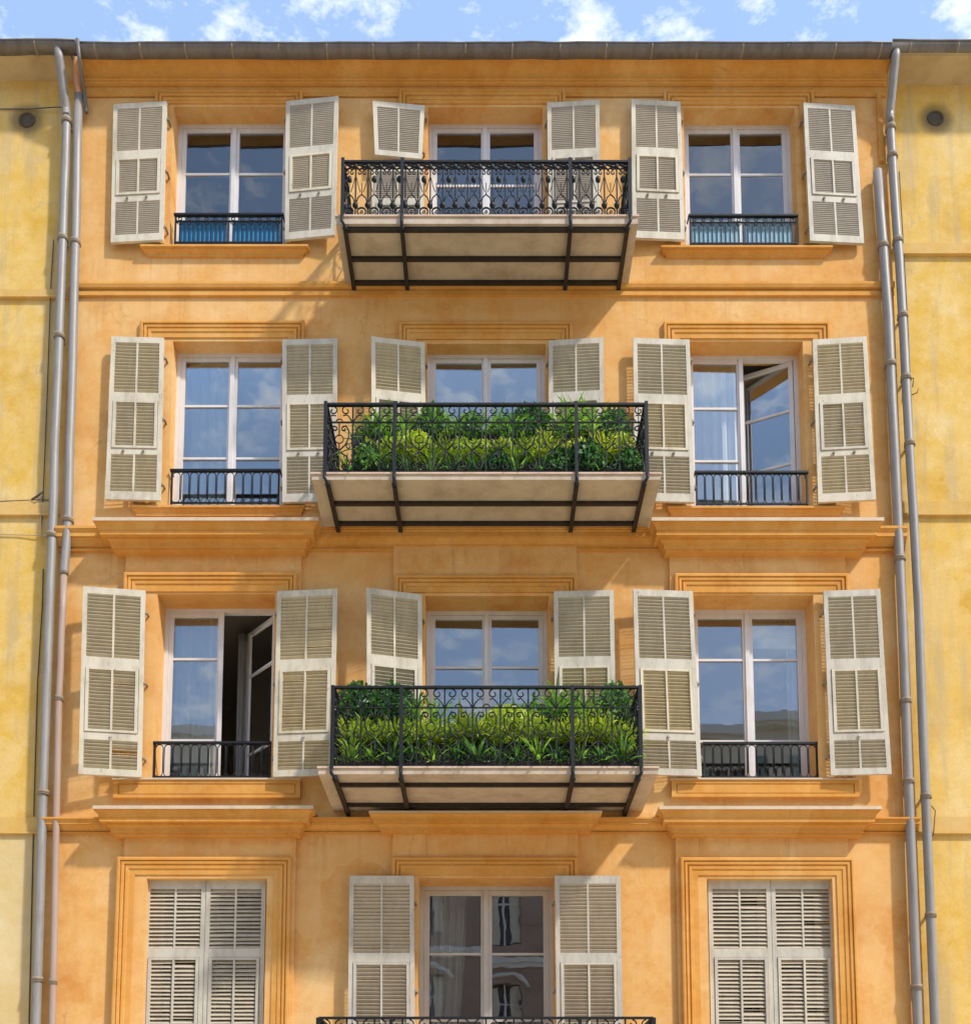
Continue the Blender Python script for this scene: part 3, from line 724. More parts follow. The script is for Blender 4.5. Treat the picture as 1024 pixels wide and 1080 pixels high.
def spiral(cx, cz, r0, a0, turns, sgn=1, n=16, k=.28):
    return [(cx+r0*(1-(1-k)*t/n)*math.cos(R(a0)+sgn*turns*6.283*t/n), cz+r0*(1-(1-k)*t/n)*math.sin(R(a0)+sgn*turns*6.283*t/n)) for t in range(n+1)]
def side_pts(m, x, pts, r, n=5): m.tube([(x, p[0], p[1]) for p in pts], r, n)
def rail_cells(put, box, L, zb, zt, style, pitch):
    """put(pts2d, r) draws a curve, box(u0,u1,z0,z1,t) a flat bar; u runs 0..L"""
    H = zt-zb
    n = max(1, int(round(L/pitch))); st = L/n
    box(0, L, zt-.022, zt, .02); box(0, L, zb+.012, zb+.028, .012)
    if style == 'lace':
        z2 = zb+.74*H
        box(0, L, z2-.008, z2+.004, .008)
        for i in range(n+1):
            u = min(max(i*st, .008), L-.008); box(u-.008, u+.008, zb+.028, zt-.022, .008)
        for i in range(n):
            c = (i+.5)*st; q = st/2
            for s in (-1, 1):
                e = c+s*q*.95
                # upper C scrolls under the hand rail
                put(spiral(c+s*q*.50, zt-.022-.055, .05, 90, .95, s), .0072)
                put([(c+s*q*.5+.05*s*math.cos(R(t)), 0) for t in ()] or [(e, z2+.005), (c+s*q*.78, z2+.05), (c+s*q*.62, z2+.075), (c+s*q*.48, zt-.125), (c+s*q*.25, zt-.135)], .0064)
                # heart in the middle
                put([(c, zb+.34*H), (c+s*q*.45, zb+.42*H), (c+s*q*.70, zb+.52*H), (c+s*q*.72, zb+.62*H), (c+s*q*.5, zb+.69*H)] + spiral(c+s*q*.36, zb+.645*H, .032, 60 if s > 0 else 120, .9, s), .008)
                # lower scrolls
                put([(c+s*q*.08, zb+.32*H), (c+s*q*.55, zb+.26*H), (c+s*q*.78, zb+.17*H), (c+s*q*.62, zb+.075*H)] + spiral(c+s*q*.42, zb+.12*H, .036, -60 if s > 0 else 240, .9, -s), .008)
            put([(c, zb+.03), (c, zb+.36*H)], .008)
            put(arc(c, zb+.50*H, .045, 0, 360, 10), .0065); put([(c, zb+.36*H), (c, zb+.44*H)], .007); put([(c, zb+.56*H), (c, z2)], .007)
            for s in (-1, 1): put(spiral(c+s*st*.36, zb+.40*H, .034, 90, .9, s, 10), .0065)
            put(arc(c, z2+.0, .035, 0, 180, 8), .0064)
    else:
        z2 = zt-.085
        for i in range(n+1):
            u = min(max(i*st, .006), L-.006); box(u-.0075, u+.0075, zb+.028, zt-.022, .0075)
            put([(u, zb+.155*H+.0), (u, zb+.20*H), (u, zb+.245*H), (u, zb+.29*H)], [.006, .031, .033, .006])
            put([(u, zt-.10), (u, zt-.075), (u, zt-.05), (u, zt-.03)], [.006, .027, .026, .008])
        for i in range(n):
            c = (i+.5)*st
            put(arc(c, zb+.028+st*.36, st*.34, 0, 360, 12), .0095)
            put(spiral(c, zb+.028+st*.36, st*.16, 200, 1.0, 1, 8), .006)
            put([(c-st*.5, zt-.05), (c-st*.25, zt-.034), (c, zt-.05), (c+st*.25, zt-.066), (c+st*.5, zt-.05)], .012)
            put([(c-st*.5, zt-.062), (c-st*.2, zt-.095), (c, zt-.075), (c+st*.2, zt-.095), (c+st*.5, zt-.062)], .010)
            if i % 2 == 0: put([(c, zb+.62*H), (c, zb+.66*H), (c, zb+.71*H), (c, zb+.75*H)], [.005, .029, .028, .005])
            put([(c, zb+.42*H), (c-st*.3, zb+.36*H), (c-st*.46, zb+.25*H)], .007); put([(c, zb+.42*H), (c+st*.3, zb+.36*H), (c+st*.46, zb+.25*H)], .007)
            put([(c, zb+.42*H), (c, zb+.62*H)], .005)
            put(spiral(c-st*.22, zb+.80*H, st*.2, 90, .9, -1, 8), .0065); put(spiral(c+st*.22, zb+.80*H, st*.2, 90, .9, 1, 8), .0065)
            put([(c-st*.45, zb+.72*H), (c-st*.3, zb+.58*H), (c-st*.12, zb+.46*H)], .0045); put([(c+st*.45, zb+.72*H), (c+st*.3, zb+.58*H), (c+st*.12, zb+.46*H)], .0045)
BALC = {}
def balcony(key, fx0, fx1, ftop, fbot, p, rail, style, pitch, posts, longb, label=None):
    """slab: front edge fx0..fx1 at rows ftop..fbot, projecting p"""
    zt, zb = Z(ftop, -p), Z(fbot, -p)
    x0, x1 = X(fx0, ftop, -p), X(fx1, ftop, -p)
    m = MB(); e = .03
    m.box(x0, x1, -p, 0.02, zb, zt, 0)
    m.box(x0-.012, x1+.012, -p-.014, 0.0, zt+.0005, zt+.018, 1)
    b = m.build('balcony', [M['slab'], M['slabedge']], MAIN)
    if label: b['label'] = label
    zt += .019
    # iron beams below
    rx0, rx1, rt = X(rail[0], rail[2], -p+.03), X(rail[1], rail[2], -p+.03), Z(rail[2], -p+.03)
    xs = [rx0+.03] + [X(q, fbot, -p) for q in posts] + [rx1-.03]
    for q in longb:                                 # rows on the underside -> depth
        Yq = solveY(zb-.03, q); Yq = min(max(Yq, -p+.05), -.05)
        m = MB(); m.box(xs[0]-.02, xs[-1]+.02, Yq-.018, Yq+.018, zb-.032, zb-.001); m.box(xs[0]-.02, xs[-1]+.02, Yq-.022, Yq+.022, zb-.038, zb-.0325)
        m.build('support_beam', M['beam'], b)
    for i, x in enumerate(xs):
        m = MB(); m.box(x-.018, x+.018, -p+.02, .0, zb-.048, zb-.0005)
        m.box(x-.023, x+.023, -p+.02, .0, zb-.055, zb-.0485)
        m.build('support_beam', M['beam'], b)
    # railing
    m = MB(); yf = -p+.03
    rail_cells(lambda pts, r: mapl(m, [(rx0+u, z) for u, z in pts], yf, r), lambda u0, u1, z0, z1, t: m.box(rx0+u0, rx0+u1, yf-t, yf+t, z0, z1), rx1-rx0, zt, rt, style, pitch)
    for x in (rx0, rx1):
        rail_cells(lambda pts, r: side_pts(m, x, [(yf+.022+u, z) for u, z in pts], r), lambda u0, u1, z0, z1, t: m.box(x-t, x+t, yf+.022+u0, yf+.022+u1, z0, z1), -yf-.03, zt, rt-.001, style, pitch)
    m.build('railing', M['iron'], b)
    for i, x in enumerate(xs):
        m = MB(); xx = rx0 if i == 0 else rx1 if i == len(xs)-1 else x; k = .017
        m.box(xx-k, xx+k, -p-.034, -p-.016, zb-.05, rt-.016) if 0 < i < len(xs)-1 else m.box(xx-k, xx+k, -p-.034, -p-.016, zt-.03, rt-.016)
        m.tube([(xx, -p-.026, zt-.02), (xx, -p-.036, zb), (x, -p-.02, zb-.045), (x, -p+.03, zb-.062)], .016, 6)
        m.ball((x, -p+.0, zb-.05), .03, 8)
        m.build('railing_post', M['iron'], b)
    BALC[key] = (x0, x1, zt, p, rx0, rx1, rt)
    return b
balcony('top', 354.5, 672.5, 229, 236, .80, (362.5, 663, 170.5), 'bars', .135, (424, 601.5), (241, 274, 299), 'narrow balcony slab with bare knotted iron railing')
balcony('upper', 329, 696.5, 500.5, 506, .90, (344.5, 680.5, 426), 'lace', .275, (416, 608), (532, 553))
balcony('lower', 336, 693.5, 810.5, 816.5, 1.05, (352, 674, 724), 'lace', .275, (423, 604), (829, 850))
balcony('street', 334, 692, 1160, 1166, 1.05, (336.5, 688.5, 1072.5), 'lace', .275, (412, 612), (1172, 1178))

# ------------------------------------------------------------------ plants
def strap_plant(seed, n, ln, wd, up, spread, rows=4, clumps=1):
    rnd = random.Random(seed); m = MB()
    for c in range(clumps):
        ox, oy = (rnd.uniform(-spread, spread), rnd.uniform(-spread*.6, spread*.6)) if clumps > 1 else (0, 0)
        oz = rnd.uniform(0, .12)*ln if clumps > 1 else 0
        if clumps > 1: m.tube([(ox*.4, oy*.4, -.02), (ox, oy, oz+ln*.15)], .006, 4)
        for i in range(n):
            az = 2.4*i+rnd.uniform(-.4, .4)
            el = R(rnd.uniform(*up)); L = ln*rnd.uniform(.65, 1.1); w = wd*rnd.uniform(.75, 1.15)
            dr = rnd.uniform(.4, 1.9); w *= rnd.choice((.7, 1, 1, 1.25))
            d = Vector((math.cos(az), math.sin(az), 0)); s = Vector((-d.y, d.x, 0))
            p = Vector((ox, oy, oz+ln*.12*rnd.random())); k0 = len(m.v)
            for j in range(rows+1):
                t = j/rows
                ww = w*(.55+.9*t)*(1-t**2.2)+.0008
                m.v.append(tuple(p-s*ww+Vector((0,0,ww*.35)))); m.v.append(tuple(p)); m.v.append(tuple(p+s*ww+Vector((0,0,ww*.35))))
                e = el-dr*t*t
                p = p+(d*math.cos(e)+Vector((0,0,1))*math.sin(e))*L/rows
            for j in range(rows):
                a = k0+3*j
                m.face((a, a+1, a+4, a+3), 0, True); m.face((a+1, a+2, a+5, a+4), 0, True)
    return m
def bush(seed, n, rad, hgt, lw):
    rnd = random.Random(seed); m = MB()
    for i in range(n):
        a = rnd.uniform(0, 6.283); r = rad*math.sqrt(rnd.random()); z = hgt*rnd.random()
        r *= .55+.6*math.sin(math.pi*min(1, z/hgt+.12))
        c = Vector((r*math.cos(a), r*math.sin(a)*.7, z))
        d = Vector((rnd.uniform(-1,1), rnd.uniform(-1,1), rnd.uniform(-.3,1.2))).normalized()
        s = d.orthogonal().normalized(); L = lw*rnd.uniform(.8, 1.7)
        nn = d.cross(s)
        s = (s*math.cos(i)+nn*math.sin(i))
        k = len(m.v)
        m.v += [tuple(c), tuple(c+d*L*.5+s*L*.26), tuple(c+d*L+Vector((0,0,-.2*L))), tuple(c+d*L*.5-s*L*.26)]
        m.face((k, k+1, k+2, k+3), 0, True)
        if i % 9 == 0: m.tube([(0,0,-.02), tuple(c*.5), tuple(c)], .0035, 3)
    return m
ORD = ['first','second','third','fourth','fifth','sixth','seventh','eighth','ninth','tenth','eleventh','twelfth','thirteenth','fourteenth','fifteenth','sixteenth']
VAR = {}
def proto(kind, i):
    k = (kind, i)
    if k not in VAR:
        if kind == 'spiky': mb, mt = strap_plant(10+i, 40, .28, .011, (0, 85), 0), 'leaf_dark'
        elif kind == 'spikylime': mb, mt = strap_plant(15+i, 38, .29, .012, (0, 88), 0), 'leaf_mid'
        elif kind == 'lime': mb, mt = strap_plant(30+i, 22, .25, .0115, (-15, 88), .16, 4, 9), 'leaf_lime'
        elif kind == 'fern': mb, mt = strap_plant(50+i, 20, .30, .0115, (-10, 85), .15, 4, 7), 'leaf_mid'
        elif kind == 'bush': mb, mt = bush(70+i, 900, .20, .33, .045), 'leaf_dark'
        elif kind == 'bushlime': mb, mt = bush(90+i, 900, .2, .29, .04), 'leaf_lime'
        o = mb.build('plant', M[mt], None, (0, -50, -50)); VAR[k] = o.data
        bpy.data.objects.remove(o)
    return VAR[k]
def plant(kind, loc, rz, sc_, label, group):
    o = bpy.data.objects.new('balcony_plant', proto(kind, random.randrange(4)))
    COL.objects.link(o); o.location = loc; o.rotation_euler = (0, 0, rz); o.scale = (sc_,)*3
    tag(o, label, 'plant', group)
def trough(x0, x1, y0, y1, z0, z1, label, legs=0):
    c = ((x0+x1)/2, (y0+y1)/2, z0-legs)
    e = empty('planter', c, label, 'planter', 'planter troughs on the balconies')
    m = MB(); t = .012
    m.box(x0, x1, y0, y0+t, z0, z1); m.box(x0, x1, y1-t, y1, z0, z1); m.box(x0, x0+t, y0+t, y1-t, z0, z1); m.box(x1-t, x1, y0+t, y1-t, z0, z1); m.box(x0+t, x1-t, y0+t, y1-t, z0, z0+t)
    m.box(x0-.008, x1+.008, y0-.008, y0-.0005, z1-.02, z1+.002)
    m.build('trough', M['planter'], e)
    m = MB(); m.box(x0+t+.001, x1-t-.001, y0+t+.001, y1-t-.001, z0+t+.001, z1-.03); m.build('soil', M['soil'], e)
    if legs:
        for x in (x0+.03, (x0+x1)/2, x1-.03):
            for y in (y0+.03, y1-.03):
                m = MB(); m.box(x-.011, x+.011, y-.011, y+.011, z0-legs, z0-.0005); m.build('leg', M['iron'], e)
rp = random.Random(5)
def rowof(bal, frac, n, kinds, y, z, sc_, rowname, balname, kindtxt, jit=.02):
    x0, x1, zf, p, rx0, rx1, rt = BALC[bal]
    a, b = rx0+(rx1-rx0)*frac[0], rx0+(rx1-rx0)*frac[1]
    for i in range(n):
        x = a+(b-a)*(i+.5)/n+rp.uniform(-jit, jit)
        k = rp.choice(kinds)
        plant(k, (x, y+rp.uniform(-.02,.02), z+rp.uniform(-.012,.012)), rp.uniform(0, 6.28), sc_*rp.uniform(.85, 1.18),
              f'{kindtxt}, {ORD[i]} from left, {rowname}, {balname}', f'plants in the {rowname} of the {balname}')
# lower planted balcony
def tiers(bal, nm, spec):
    x0, x1, zf, p, rx0, rx1, rt = BALC[bal]
    yf = -p+.15
    H = rt-zf
    for (f0, f1, dy, h0, th, lg, lab) in spec:
        trough(rx0+(rx1-rx0)*f0, rx0+(rx1-rx0)*f1, yf+dy-.085, yf+dy+.085, zf+h0, zf+h0+th, lab, lg)
    return yf, zf, H
yf, zf, H = tiers('lower', 'lower', [
    (.02, .98, .0, .0, .07, 0, 'long dark planter on the floor of the lower planted balcony, behind its railing'),
    (.03, .97, .24, .26, .12, .26, 'long dark raised planter behind the front row of the lower planted balcony'),
    (.02, .36, .46, .55, .12, .55, 'dark planter on tall legs at the left rear of the lower planted balcony'),
    (.56, .98, .46, .55, .12, .55, 'dark planter on tall legs at the right rear of the lower planted balcony')])
rowof('lower', (.02,.98), 14, ['spiky','spikylime','spikylime'], yf, zf+.06, 1.15, 'front row', 'lower balcony', 'low spiky dark green plant')
rowof('lower', (.03,.97), 13, ['lime','lime','lime','bushlime'], yf+.22, zf+.36, 1.22, 'middle row', 'lower balcony', 'leafy yellow-green plant')
rowof('lower', (.02,.36), 5, ['fern','spikylime','bush'], yf+.44, zf+.67, 1.22, 'left rear row', 'lower balcony', 'arching dark green plant')
rowof('lower', (.56,.98), 7, ['fern','fern','bush','spikylime'], yf+.44, zf+.67, 1.25, 'right rear row', 'lower balcony', 'arching dark green plant')
yf, zf, H = tiers('upper', 'upper', [
    (.02, .98, .0, .0, .07, 0, 'long dark planter on the floor of the upper planted balcony, behind its railing'),
    (.10, .45, .22, .20, .12, .20, 'dark raised planter left of the middle on the upper planted balcony'),
    (.46, .96, .22, .20, .12, .20, 'dark raised planter right of the middle on the upper planted balcony'),
    (.06, .24, .42, .67, .12, .67, 'short dark planter on legs at the left rear of the upper planted balcony'),
    (.28, .68, .42, .67, .12, .67, 'dark planter on legs at the centre rear of the upper planted balcony'),
    (.73, .97, .42, .67, .12, .67, 'short dark planter on legs at the right rear of the upper planted balcony')])
rowof('upper', (.02,.98), 14, ['spiky','bush','spikylime'], yf, zf+.05, .95, 'front row', 'upper balcony', 'low dark green plant')
rowof('upper', (.10,.45), 5, ['lime','bushlime'], yf+.22, zf+.33, 1.0, 'left middle row', 'upper balcony', 'pale yellow-green plant')
rowof('upper', (.46,.96), 8, ['lime','bushlime'], yf+.22, zf+.33, 1.1, 'right middle row', 'upper balcony', 'bright yellow-green plant')
rowof('upper', (.07,.235), 2, ['bush','fern'], yf+.42, zf+.72, 1.15, 'left rear row', 'upper balcony', 'bushy dark green plant')
rowof('upper', (.29,.67), 6, ['fern','bush','fern'], yf+.42, zf+.72, 1.2, 'centre rear row', 'upper balcony', 'bushy dark green plant')
rowof('upper', (.74,.96), 3, ['bush','fern'], yf+.42, zf+.72, 1.15, 'right rear row', 'upper balcony', 'bushy dark green plant')

# ------------------------------------------------------------------ neighbours
def neighbour(par, xa, xb, side, bands, soff, vent):
    m = MB(); y = .035
    zs = Z(soff, y)
    m.quad((xa,y,0),(xb,y,0),(xb,y,zs+.04),(xa,y,zs+.04)); m.quad((xa,9,0),(xb,9,0),(xb,9,zs+.04),(xa,9,zs+.04))
    ex = xa if side < 0 else xb
    m.quad((ex,y,0),(ex,9,0),(ex,9,zs+.04),(ex,y,zs+.04))
    m.build('wall', M['yellow'], par)
    if side < 0:
        m = MB(); zq = Z(878, 0); m.box(xa, xb-.001, .029, .05, 0, zq); m.build('wall_base', M['yellow_pale'], par)
    for t, b in bands:
        m = MB(); z1, z0 = Z(t, 0), Z(b, 0)
        m.box(xa, xb, 0.012, .05, z0+.02, z1); m.box(xa, xb, -.006, .05, z0, z0+.0195)
        m.build('ledge', M['ledge'], par)
    m = MB(); m.box(xa, xb, -.29, y+.02, zs, zs+.05); m.box(xa, xb, -.305, -.291, zs+.01, zs+.08); m.build('eaves', M['soffit'], par)
    c = P(vent[0], vent[1], y)
    m = MB(); n = 18; rr = .085
    # iron ring round a black duct mouth
    for k in range(n):
        a0, a1 = 6.2832*k/n, 6.2832*(k+1)/n
        for (r0, d0, r1, d1) in ((rr*1.15, 0, rr*1.1, -.012), (rr*1.1, -.012, rr*.9, -.012), (rr*.9, -.012, rr*.85, -.002), (rr*.85, -.002, 0.001, -.001)):
            m.quad((c.x+r0*math.cos(a0), y+d0, c.z+r0*math.sin(a0)), (c.x+r0*math.cos(a1), y+d0, c.z+r0*math.sin(a1)), (c.x+r1*math.cos(a1), y+d1, c.z+r1*math.sin(a1)), (c.x+r1*math.cos(a0), y+d1, c.z+r1*math.sin(a0)))
    m.build('vent', M['soot'], par)
    roof(par, xa, xb, zs+.055)
    return zs
zsl = neighbour(LEFT, XL-9, XL-.002, -1, ((304, 313), (529, 543), (861, 879)), 85.5, (29, 127))
zsr = neighbour(RIGHT, XR+.002, XR+9, 1, ((255, 267.5), (528, 543), (861, 879)), 90, (986, 125))
roof(MAIN, XL, XR, ZTOP+.0)

def gutter(par, xa, xb, top, bot, seams=.53, Y=-.29):
    r = .082; zc = Z(top+1.2, Y-r); hh = zc - Z(bot, Y-.25*r); m = MB(); n = 10; zt = zc
    ring = [(Y+r*math.cos(R(180+180*k/n)), zc-hh*abs(math.sin(R(180*k/n)))) for k in range(n+1)]
    i0 = len(m.v)
    k2 = 2*(n+1); nx = max(2, int((xb-xa)/.27)); xs = [xa+(xb-xa)*k/nx for k in range(nx+1)]; rim = []
    for x in xs:
        dz, dy = random.uniform(-.005, .005), random.uniform(-.004, .004); rim.append((x, Y-r+dy, zc+dz))
        for (yy, z) in ring: m.v.append((x, yy+dy, z+dz))
        for (yy, z) in reversed(ring): m.v.append((x, Y+(yy-Y)*.94+dy, zc+(z-zc)*.94+dz))
    for q in range(nx):
        for k in range(k2):
            a = i0+q*k2+k; b_ = i0+q*k2+(k+1)%k2; m.face((a, b_, b_+k2, a+k2), 0, True)
    m.face(tuple(range(i0, i0+k2))); m.face(tuple(range(i0+nx*k2, i0+(nx+1)*k2))[::-1])
    m.tube(rim, .010, 6)
    g = m.build('gutter', M['zinc'], par)
    x = xa+.2
    while x < xb-.05:
        s = MB(); k0 = 0
        for (x_, ) in ((x,), (x+.022,)):
            for (yy, z) in ring: s.v.append((x_, Y+(yy-Y)*1.03, zc+(z-zc)*1.03))
        for k in range(n): s.face((k, k+1, n+2+k, n+1+k), 0, True)
        o = s.build('gutter_bracket', M['hinge'], g)
        so = o.modifiers.new('t', 'SOLIDIFY'); so.thickness = .004
        x += seams*random.uniform(.97, 1.03)
    return g
gutter(LEFT, XL-9, XL+.095, 40.5, 53)
gutter(MAIN, XL+.10, XR-.05, 43.5, 56.5)
gutter(RIGHT, XR-.045, XR+9, 41.5, 55.5)

def pipe(par, pts, r, rings, mat, seg=None, label=None, name='downpipe', ground=True):
    path = [P(a, b, y) for a, b, y in pts]
    if ground:
        d = path[-1]-path[-2]; t = (path[-1].z-.14)/(-d.z); path.append(path[-1]+d*t)
    fine = [path[0]]
    for a, b in zip(path, path[1:]):
        fine.append(a.lerp(b, .06)) if len(fine) > 1 else None
        if (b-a).length > 1.2:
            for t in (.3, .5, .7): fine.append(a.lerp(b, t)+Vector((random.uniform(-.006,.006), random.uniform(-.003,.003), 0)))
        fine.append(a.lerp(b, .94)); fine.append(b)
    m = MB(); m.tube(fine, r, 12)
    o = m.build(name, M[mat], par)
    if label: o['label'] = label
    def at(py):
        best = None
        for a, b, (pa, pb) in zip(path, path[1:], zip(pts, pts[1:]+[(0, 3000, 0)])):
            if pa[1] <= py <= pb[1] and pb[1] < 3000:
                return a.lerp(b, (py-pa[1])/(pb[1]-pa[1])), (b-a).normalized()
        return None
    for q in rings:
        res = at(q)
        if not res: continue
        c, d = res
        m = MB(); m.tube([c-d*.02, c+d*.02], r*1.22, 12); m.tube([c+d*.025, c+d*.032], r*1.32, 12)
        m.box(c.x-.012, c.x+.012, c.y+r*.9, .04, c.z-.012, c.z+.012)
        m.build('pipe_bracket', M['hinge'], o)
    return o
Yp = -.085
pipe(LEFT, [(61,50,-.30),(63,60,-.30),(70.5,118,-.10),(71,124,Yp),(65,300,Yp),(52.7,637,Yp),(38.5,1080,Yp)], .048, (128, 252, 356, 566, 840, 1034), 'pipe')
pipe(MAIN, [(83.5,100,Yp),(79,300,Yp),(72.5,548,Yp),(68,606,Yp)], .047, (256, 548), 'pipe', ground=False)
pipe(MAIN, [(68,604,Yp),(62.5,740,Yp),(55.5,1080,Yp)], .036, (736, 1036), 'pipe_pink', label='thinner pinkish lower length of the downpipe')
pipe(MAIN, [(81,60,-.25),(80.5,80,-.15),(83.6,102,Yp)], .040, (), 'pipe_orange', name='pipe_elbow', ground=False, label='pipe elbow painted orange')
pipe(MAIN, [(82,41,-.40),(84,62,-.33),(89.5,98,-.09),(91.8,119,-.06)], .022, (), 'zinc', name='overflow_pipe', ground=False)
pipe(RIGHT, [(945.5,49,-.30),(944,60,-.30),(938,122,-.10),(938.3,130,Yp),(951.6,337,Yp),(968,637,Yp),(985.5,1080,Yp)], .048, (135, 165, 255, 333, 400, 470, 844, 968), 'pipe')
pipe(MAIN, [(925,181,Yp),(936.5,337,Yp),(950.6,637,Yp),(967.5,1080,Yp)], .050, (260, 385, 590, 742, 828, 1042), 'pipe')
# cables on the left and right walls
def cable(par, pts, r, mat='cable'):
    m = MB(); m.tube([P(a, b, y) for a, b, y in pts], r, 5); m.build('cable', M[mat], par)
cable(LEFT, [(-40,116,.02),(0,115,.02),(30,115,.02),(50,113.5,.0),(60,113,-.01),(74,113,-.02)], .006)
cable(LEFT, [(57,253,.02),(54,300,.02),(50,420,.02),(46,520,.02),(44,560,.02)], .006)
cable(LEFT, [(44,523,.02),(43.5,540,.01),(44.5,575,.01)], .006, 'cable_pale')
cable(LEFT, [(-30,563,.02),(20,564,.02),(60,565,0),(76,566,-.01)], .006, 'cable_pale')
cable(LEFT, [(46,600,.02),(45,640,.02),(40,720,.02),(36,860,.02),(31,1080,.02)], .007)
cable(LEFT, [(34,527,.02),(40,523,-.02),(46,518,-.03)], .012)
cable(LEFT, [(-5,529,.02),(40,527,.02),(62,528,.0)], .005)
cable(RIGHT, [(948,181,.02),(957,340,.02),(966,540,.02),(979,860,.02),(988,1080,.02)], .006)
cable(RIGHT, [(958,398,.0),(963,399,-.04),(962,408,-.04)], .006); cable(RIGHT, [(960,417,.0),(967,414,-.03),(968,410,-.03)], .006)
cable(RIGHT, [(982,850,.02),(986,855,-.02),(984,880,-.02),(981,884,.0)], .006)

# ------------------------------------------------------------------ the house across the street, mirrored in the panes
YO = -28
OPP = empty('town_house', (0, YO, .13), 'pale town house across the street, seen only as a reflection in the window panes', 'building')
zo = ZC+18.2
wins = []
for zf_ in (4.2, 8.2, 12.2):
    for i in range(-6, 7): wins.append((i*3.2-.65, i*3.2+.65, zf_+.3, zf_+2.75))
m = MB(); top = [(i*3.2-.65, i*3.2+.65, 16.9, 19.6) for i in range(-7, 8)]; relief(m, -24, 24, 15.6, zo, [], top, depth=-.25)
m.v = [(x, YO-abs(y), z) for x, y, z in m.v]
m.box(-24, 24, YO-9, YO-8.9, 0, zo)
m.build('wall', M['opp'], OPP)
m = MB(); relief(m, -24, 24, 0, 15.6, [], wins, depth=-.25); m.v = [(x, YO-abs(y), z) for x, y, z in m.v]
m.build('wall', M['opplow'], OPP)
wins += top
for z, hh, o in ((4.0, .25, .15), (8.0, .25, .3), (12.0, .25, .15), (15.75, .3, .35), (zo, .4, .5)):
    m = MB(); m.box(-24, 24, YO+.002, YO+o, z-hh, z); m.box(-24, 24, YO+.002, YO+o*.6, z-hh-.15, z-hh-.001); m.build('cornice', M['opptrim'], OPP)
for a, b, z0, z1 in wins:
    m = MB(); m.box(a, b, YO-.24, YO-.2, z0, z1); w = m.build('window', M['dark'], OPP)
    m = MB(); m.box((a+b)/2-.04, (a+b)/2+.04, YO-.199, YO-.16, z0, z1); m.box(a, b, YO-.198, YO-.165, z0+.66*(z1-z0), z0+.69*(z1-z0)); m.build('frame', M['opptrim'], w)
    if z0 < 15.6:
        m = MB(); cx_ = (a+b)/2; m.tube([(cx_+.95*math.cos(R(t)), YO+.03, z1-.15+.55*math.sin(R(t))) for t in range(0, 181, 15)], .09, 6); m.build('arch', M['opptrim'], OPP)
        m = MB(); m.box(a+.03, a+.42, YO-.197, YO-.19, z0+.1, z1-.05); m.box(b-.42, b-.03, YO-.197, YO-.19, z0+.1, z1-.05); m.build('curtain', M['opp'], w)
        continue
    m = MB(); m.box(a-.57, a-.02, YO+.01, YO+.05, z0, z1); m.build('shutter', M['oppshut'], OPP)
    m = MB(); m.box(b+.02, b+.57, YO+.01, YO+.05, z0, z1); m.build('shutter', M['oppshut'], OPP)
m = MB(); m.hexa([(-24.3,YO-9.3,zo+.002),(24.3,YO-9.3,zo+.002),(24.3,YO+.5,zo+.002),(-24.3,YO+.5,zo+.002),(-15,YO-5,zo+.9),(15,YO-5,zo+2.2),(15,YO-4,zo+.9),(-15,YO-4,zo+.9)]); rf = m.build('roof', M['roof'], OPP)
for x in (-6.3, 4.1, 8.2):
    m = MB(); m.box(x-.5, x+.5, YO-2.6, YO-1.9, zo+.3, zo+2.2); m.box(x-.56, x+.56, YO-2.66, YO-1.84, zo+2.2, zo+2.32); m.build('chimney', M['opp'], rf)

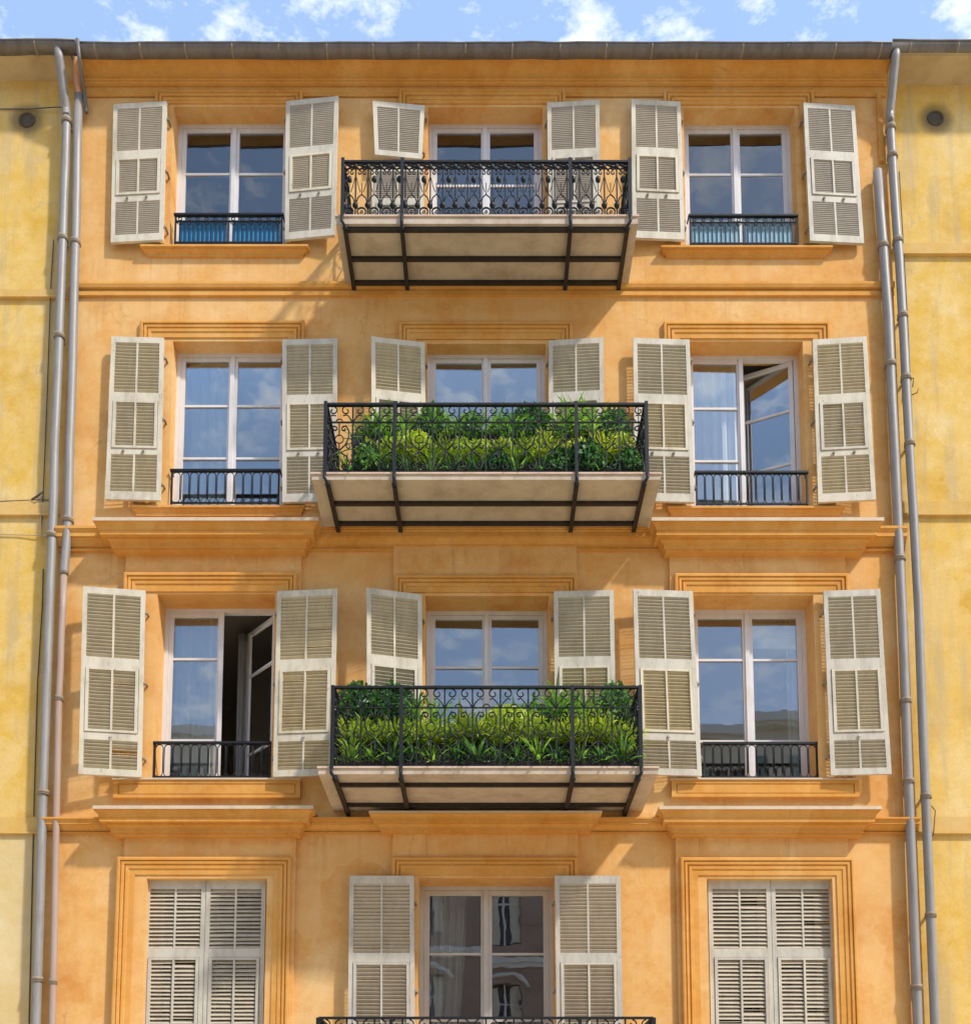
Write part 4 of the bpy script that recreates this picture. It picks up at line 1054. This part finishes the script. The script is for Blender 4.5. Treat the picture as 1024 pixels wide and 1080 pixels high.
# ------------------------------------------------------------------ light
SUN = Vector((1.32, -1.0, 1.75)).normalized()
el = math.asin(SUN.z); azm = math.atan2(SUN.x, SUN.y)
w = bpy.data.worlds.new('World'); sc.world = w; w.use_nodes = True
nt = w.node_tree; bg = nt.nodes['Background']
sky = N(nt, 'ShaderNodeTexSky'); sky.sky_type = 'NISHITA'; sky.sun_disc = False
sky.sun_elevation = el; sky.sun_rotation = azm; sky.air_density = 1.0; sky.dust_density = 1.6; sky.ozone_density = 1.4
tc = N(nt, 'ShaderNodeTexCoord')
mp_ = N(nt, 'ShaderNodeMapping'); mp_.inputs['Scale'].default_value = (1, 1, 2.2); mp_.inputs['Location'].default_value = (.35, .1, .15)
nt.links.new(tc.outputs['Generated'], mp_.inputs['Vector'])
n1 = N(nt, 'ShaderNodeTexNoise'); n1.inputs['Scale'].default_value = 21; n1.inputs['Detail'].default_value = 8; n1.inputs['Roughness'].default_value = .66
nt.links.new(mp_.outputs[0], n1.inputs['Vector'])
cr = ramp(nt, n1.outputs['Fac'], [(.51, .0), (.62, .40), (.76, .85)])
veil = mix(nt, .5, sky.outputs['Color'], (3.0, 4.4, 6.9))
cm = mix(nt, cr, veil, (7.0, 7.1, 7.3))
nt.links.new(cm, bg.inputs['Color']); bg.inputs['Strength'].default_value = .15
sl = bpy.data.lights.new('sun', 'SUN'); sl.energy = 2.9; sl.angle = R(3); sl.color = (1, .945, .85)
so = bpy.data.objects.new('sun', sl); COL.objects.link(so); so.location = SUN*40
so.rotation_euler = (-SUN).to_track_quat('-Z', 'Y').to_euler()

# ------------------------------------------------------------------ camera
cd = bpy.data.cameras.new('camera'); co = bpy.data.objects.new('camera', cd); COL.objects.link(co)
co.location = (0, -D, ZC); co.rotation_euler = (R(90)+TH, 0, 0)
cd.sensor_fit = 'VERTICAL'; cd.sensor_height = 36; cd.lens = F/1080*36
cd.shift_y = (CY0-540)/1080; cd.shift_x = (512-CX)/1080
cd.clip_end = 2000; cd.clip_start = .05
sc.camera = co
sc.view_settings.view_transform = 'Standard'; sc.view_settings.look = 'None'; sc.view_settings.exposure = .52; sc.view_settings.gamma = 1
sc.cycles.max_bounces = 8; sc.cycles.transparent_max_bounces = 12
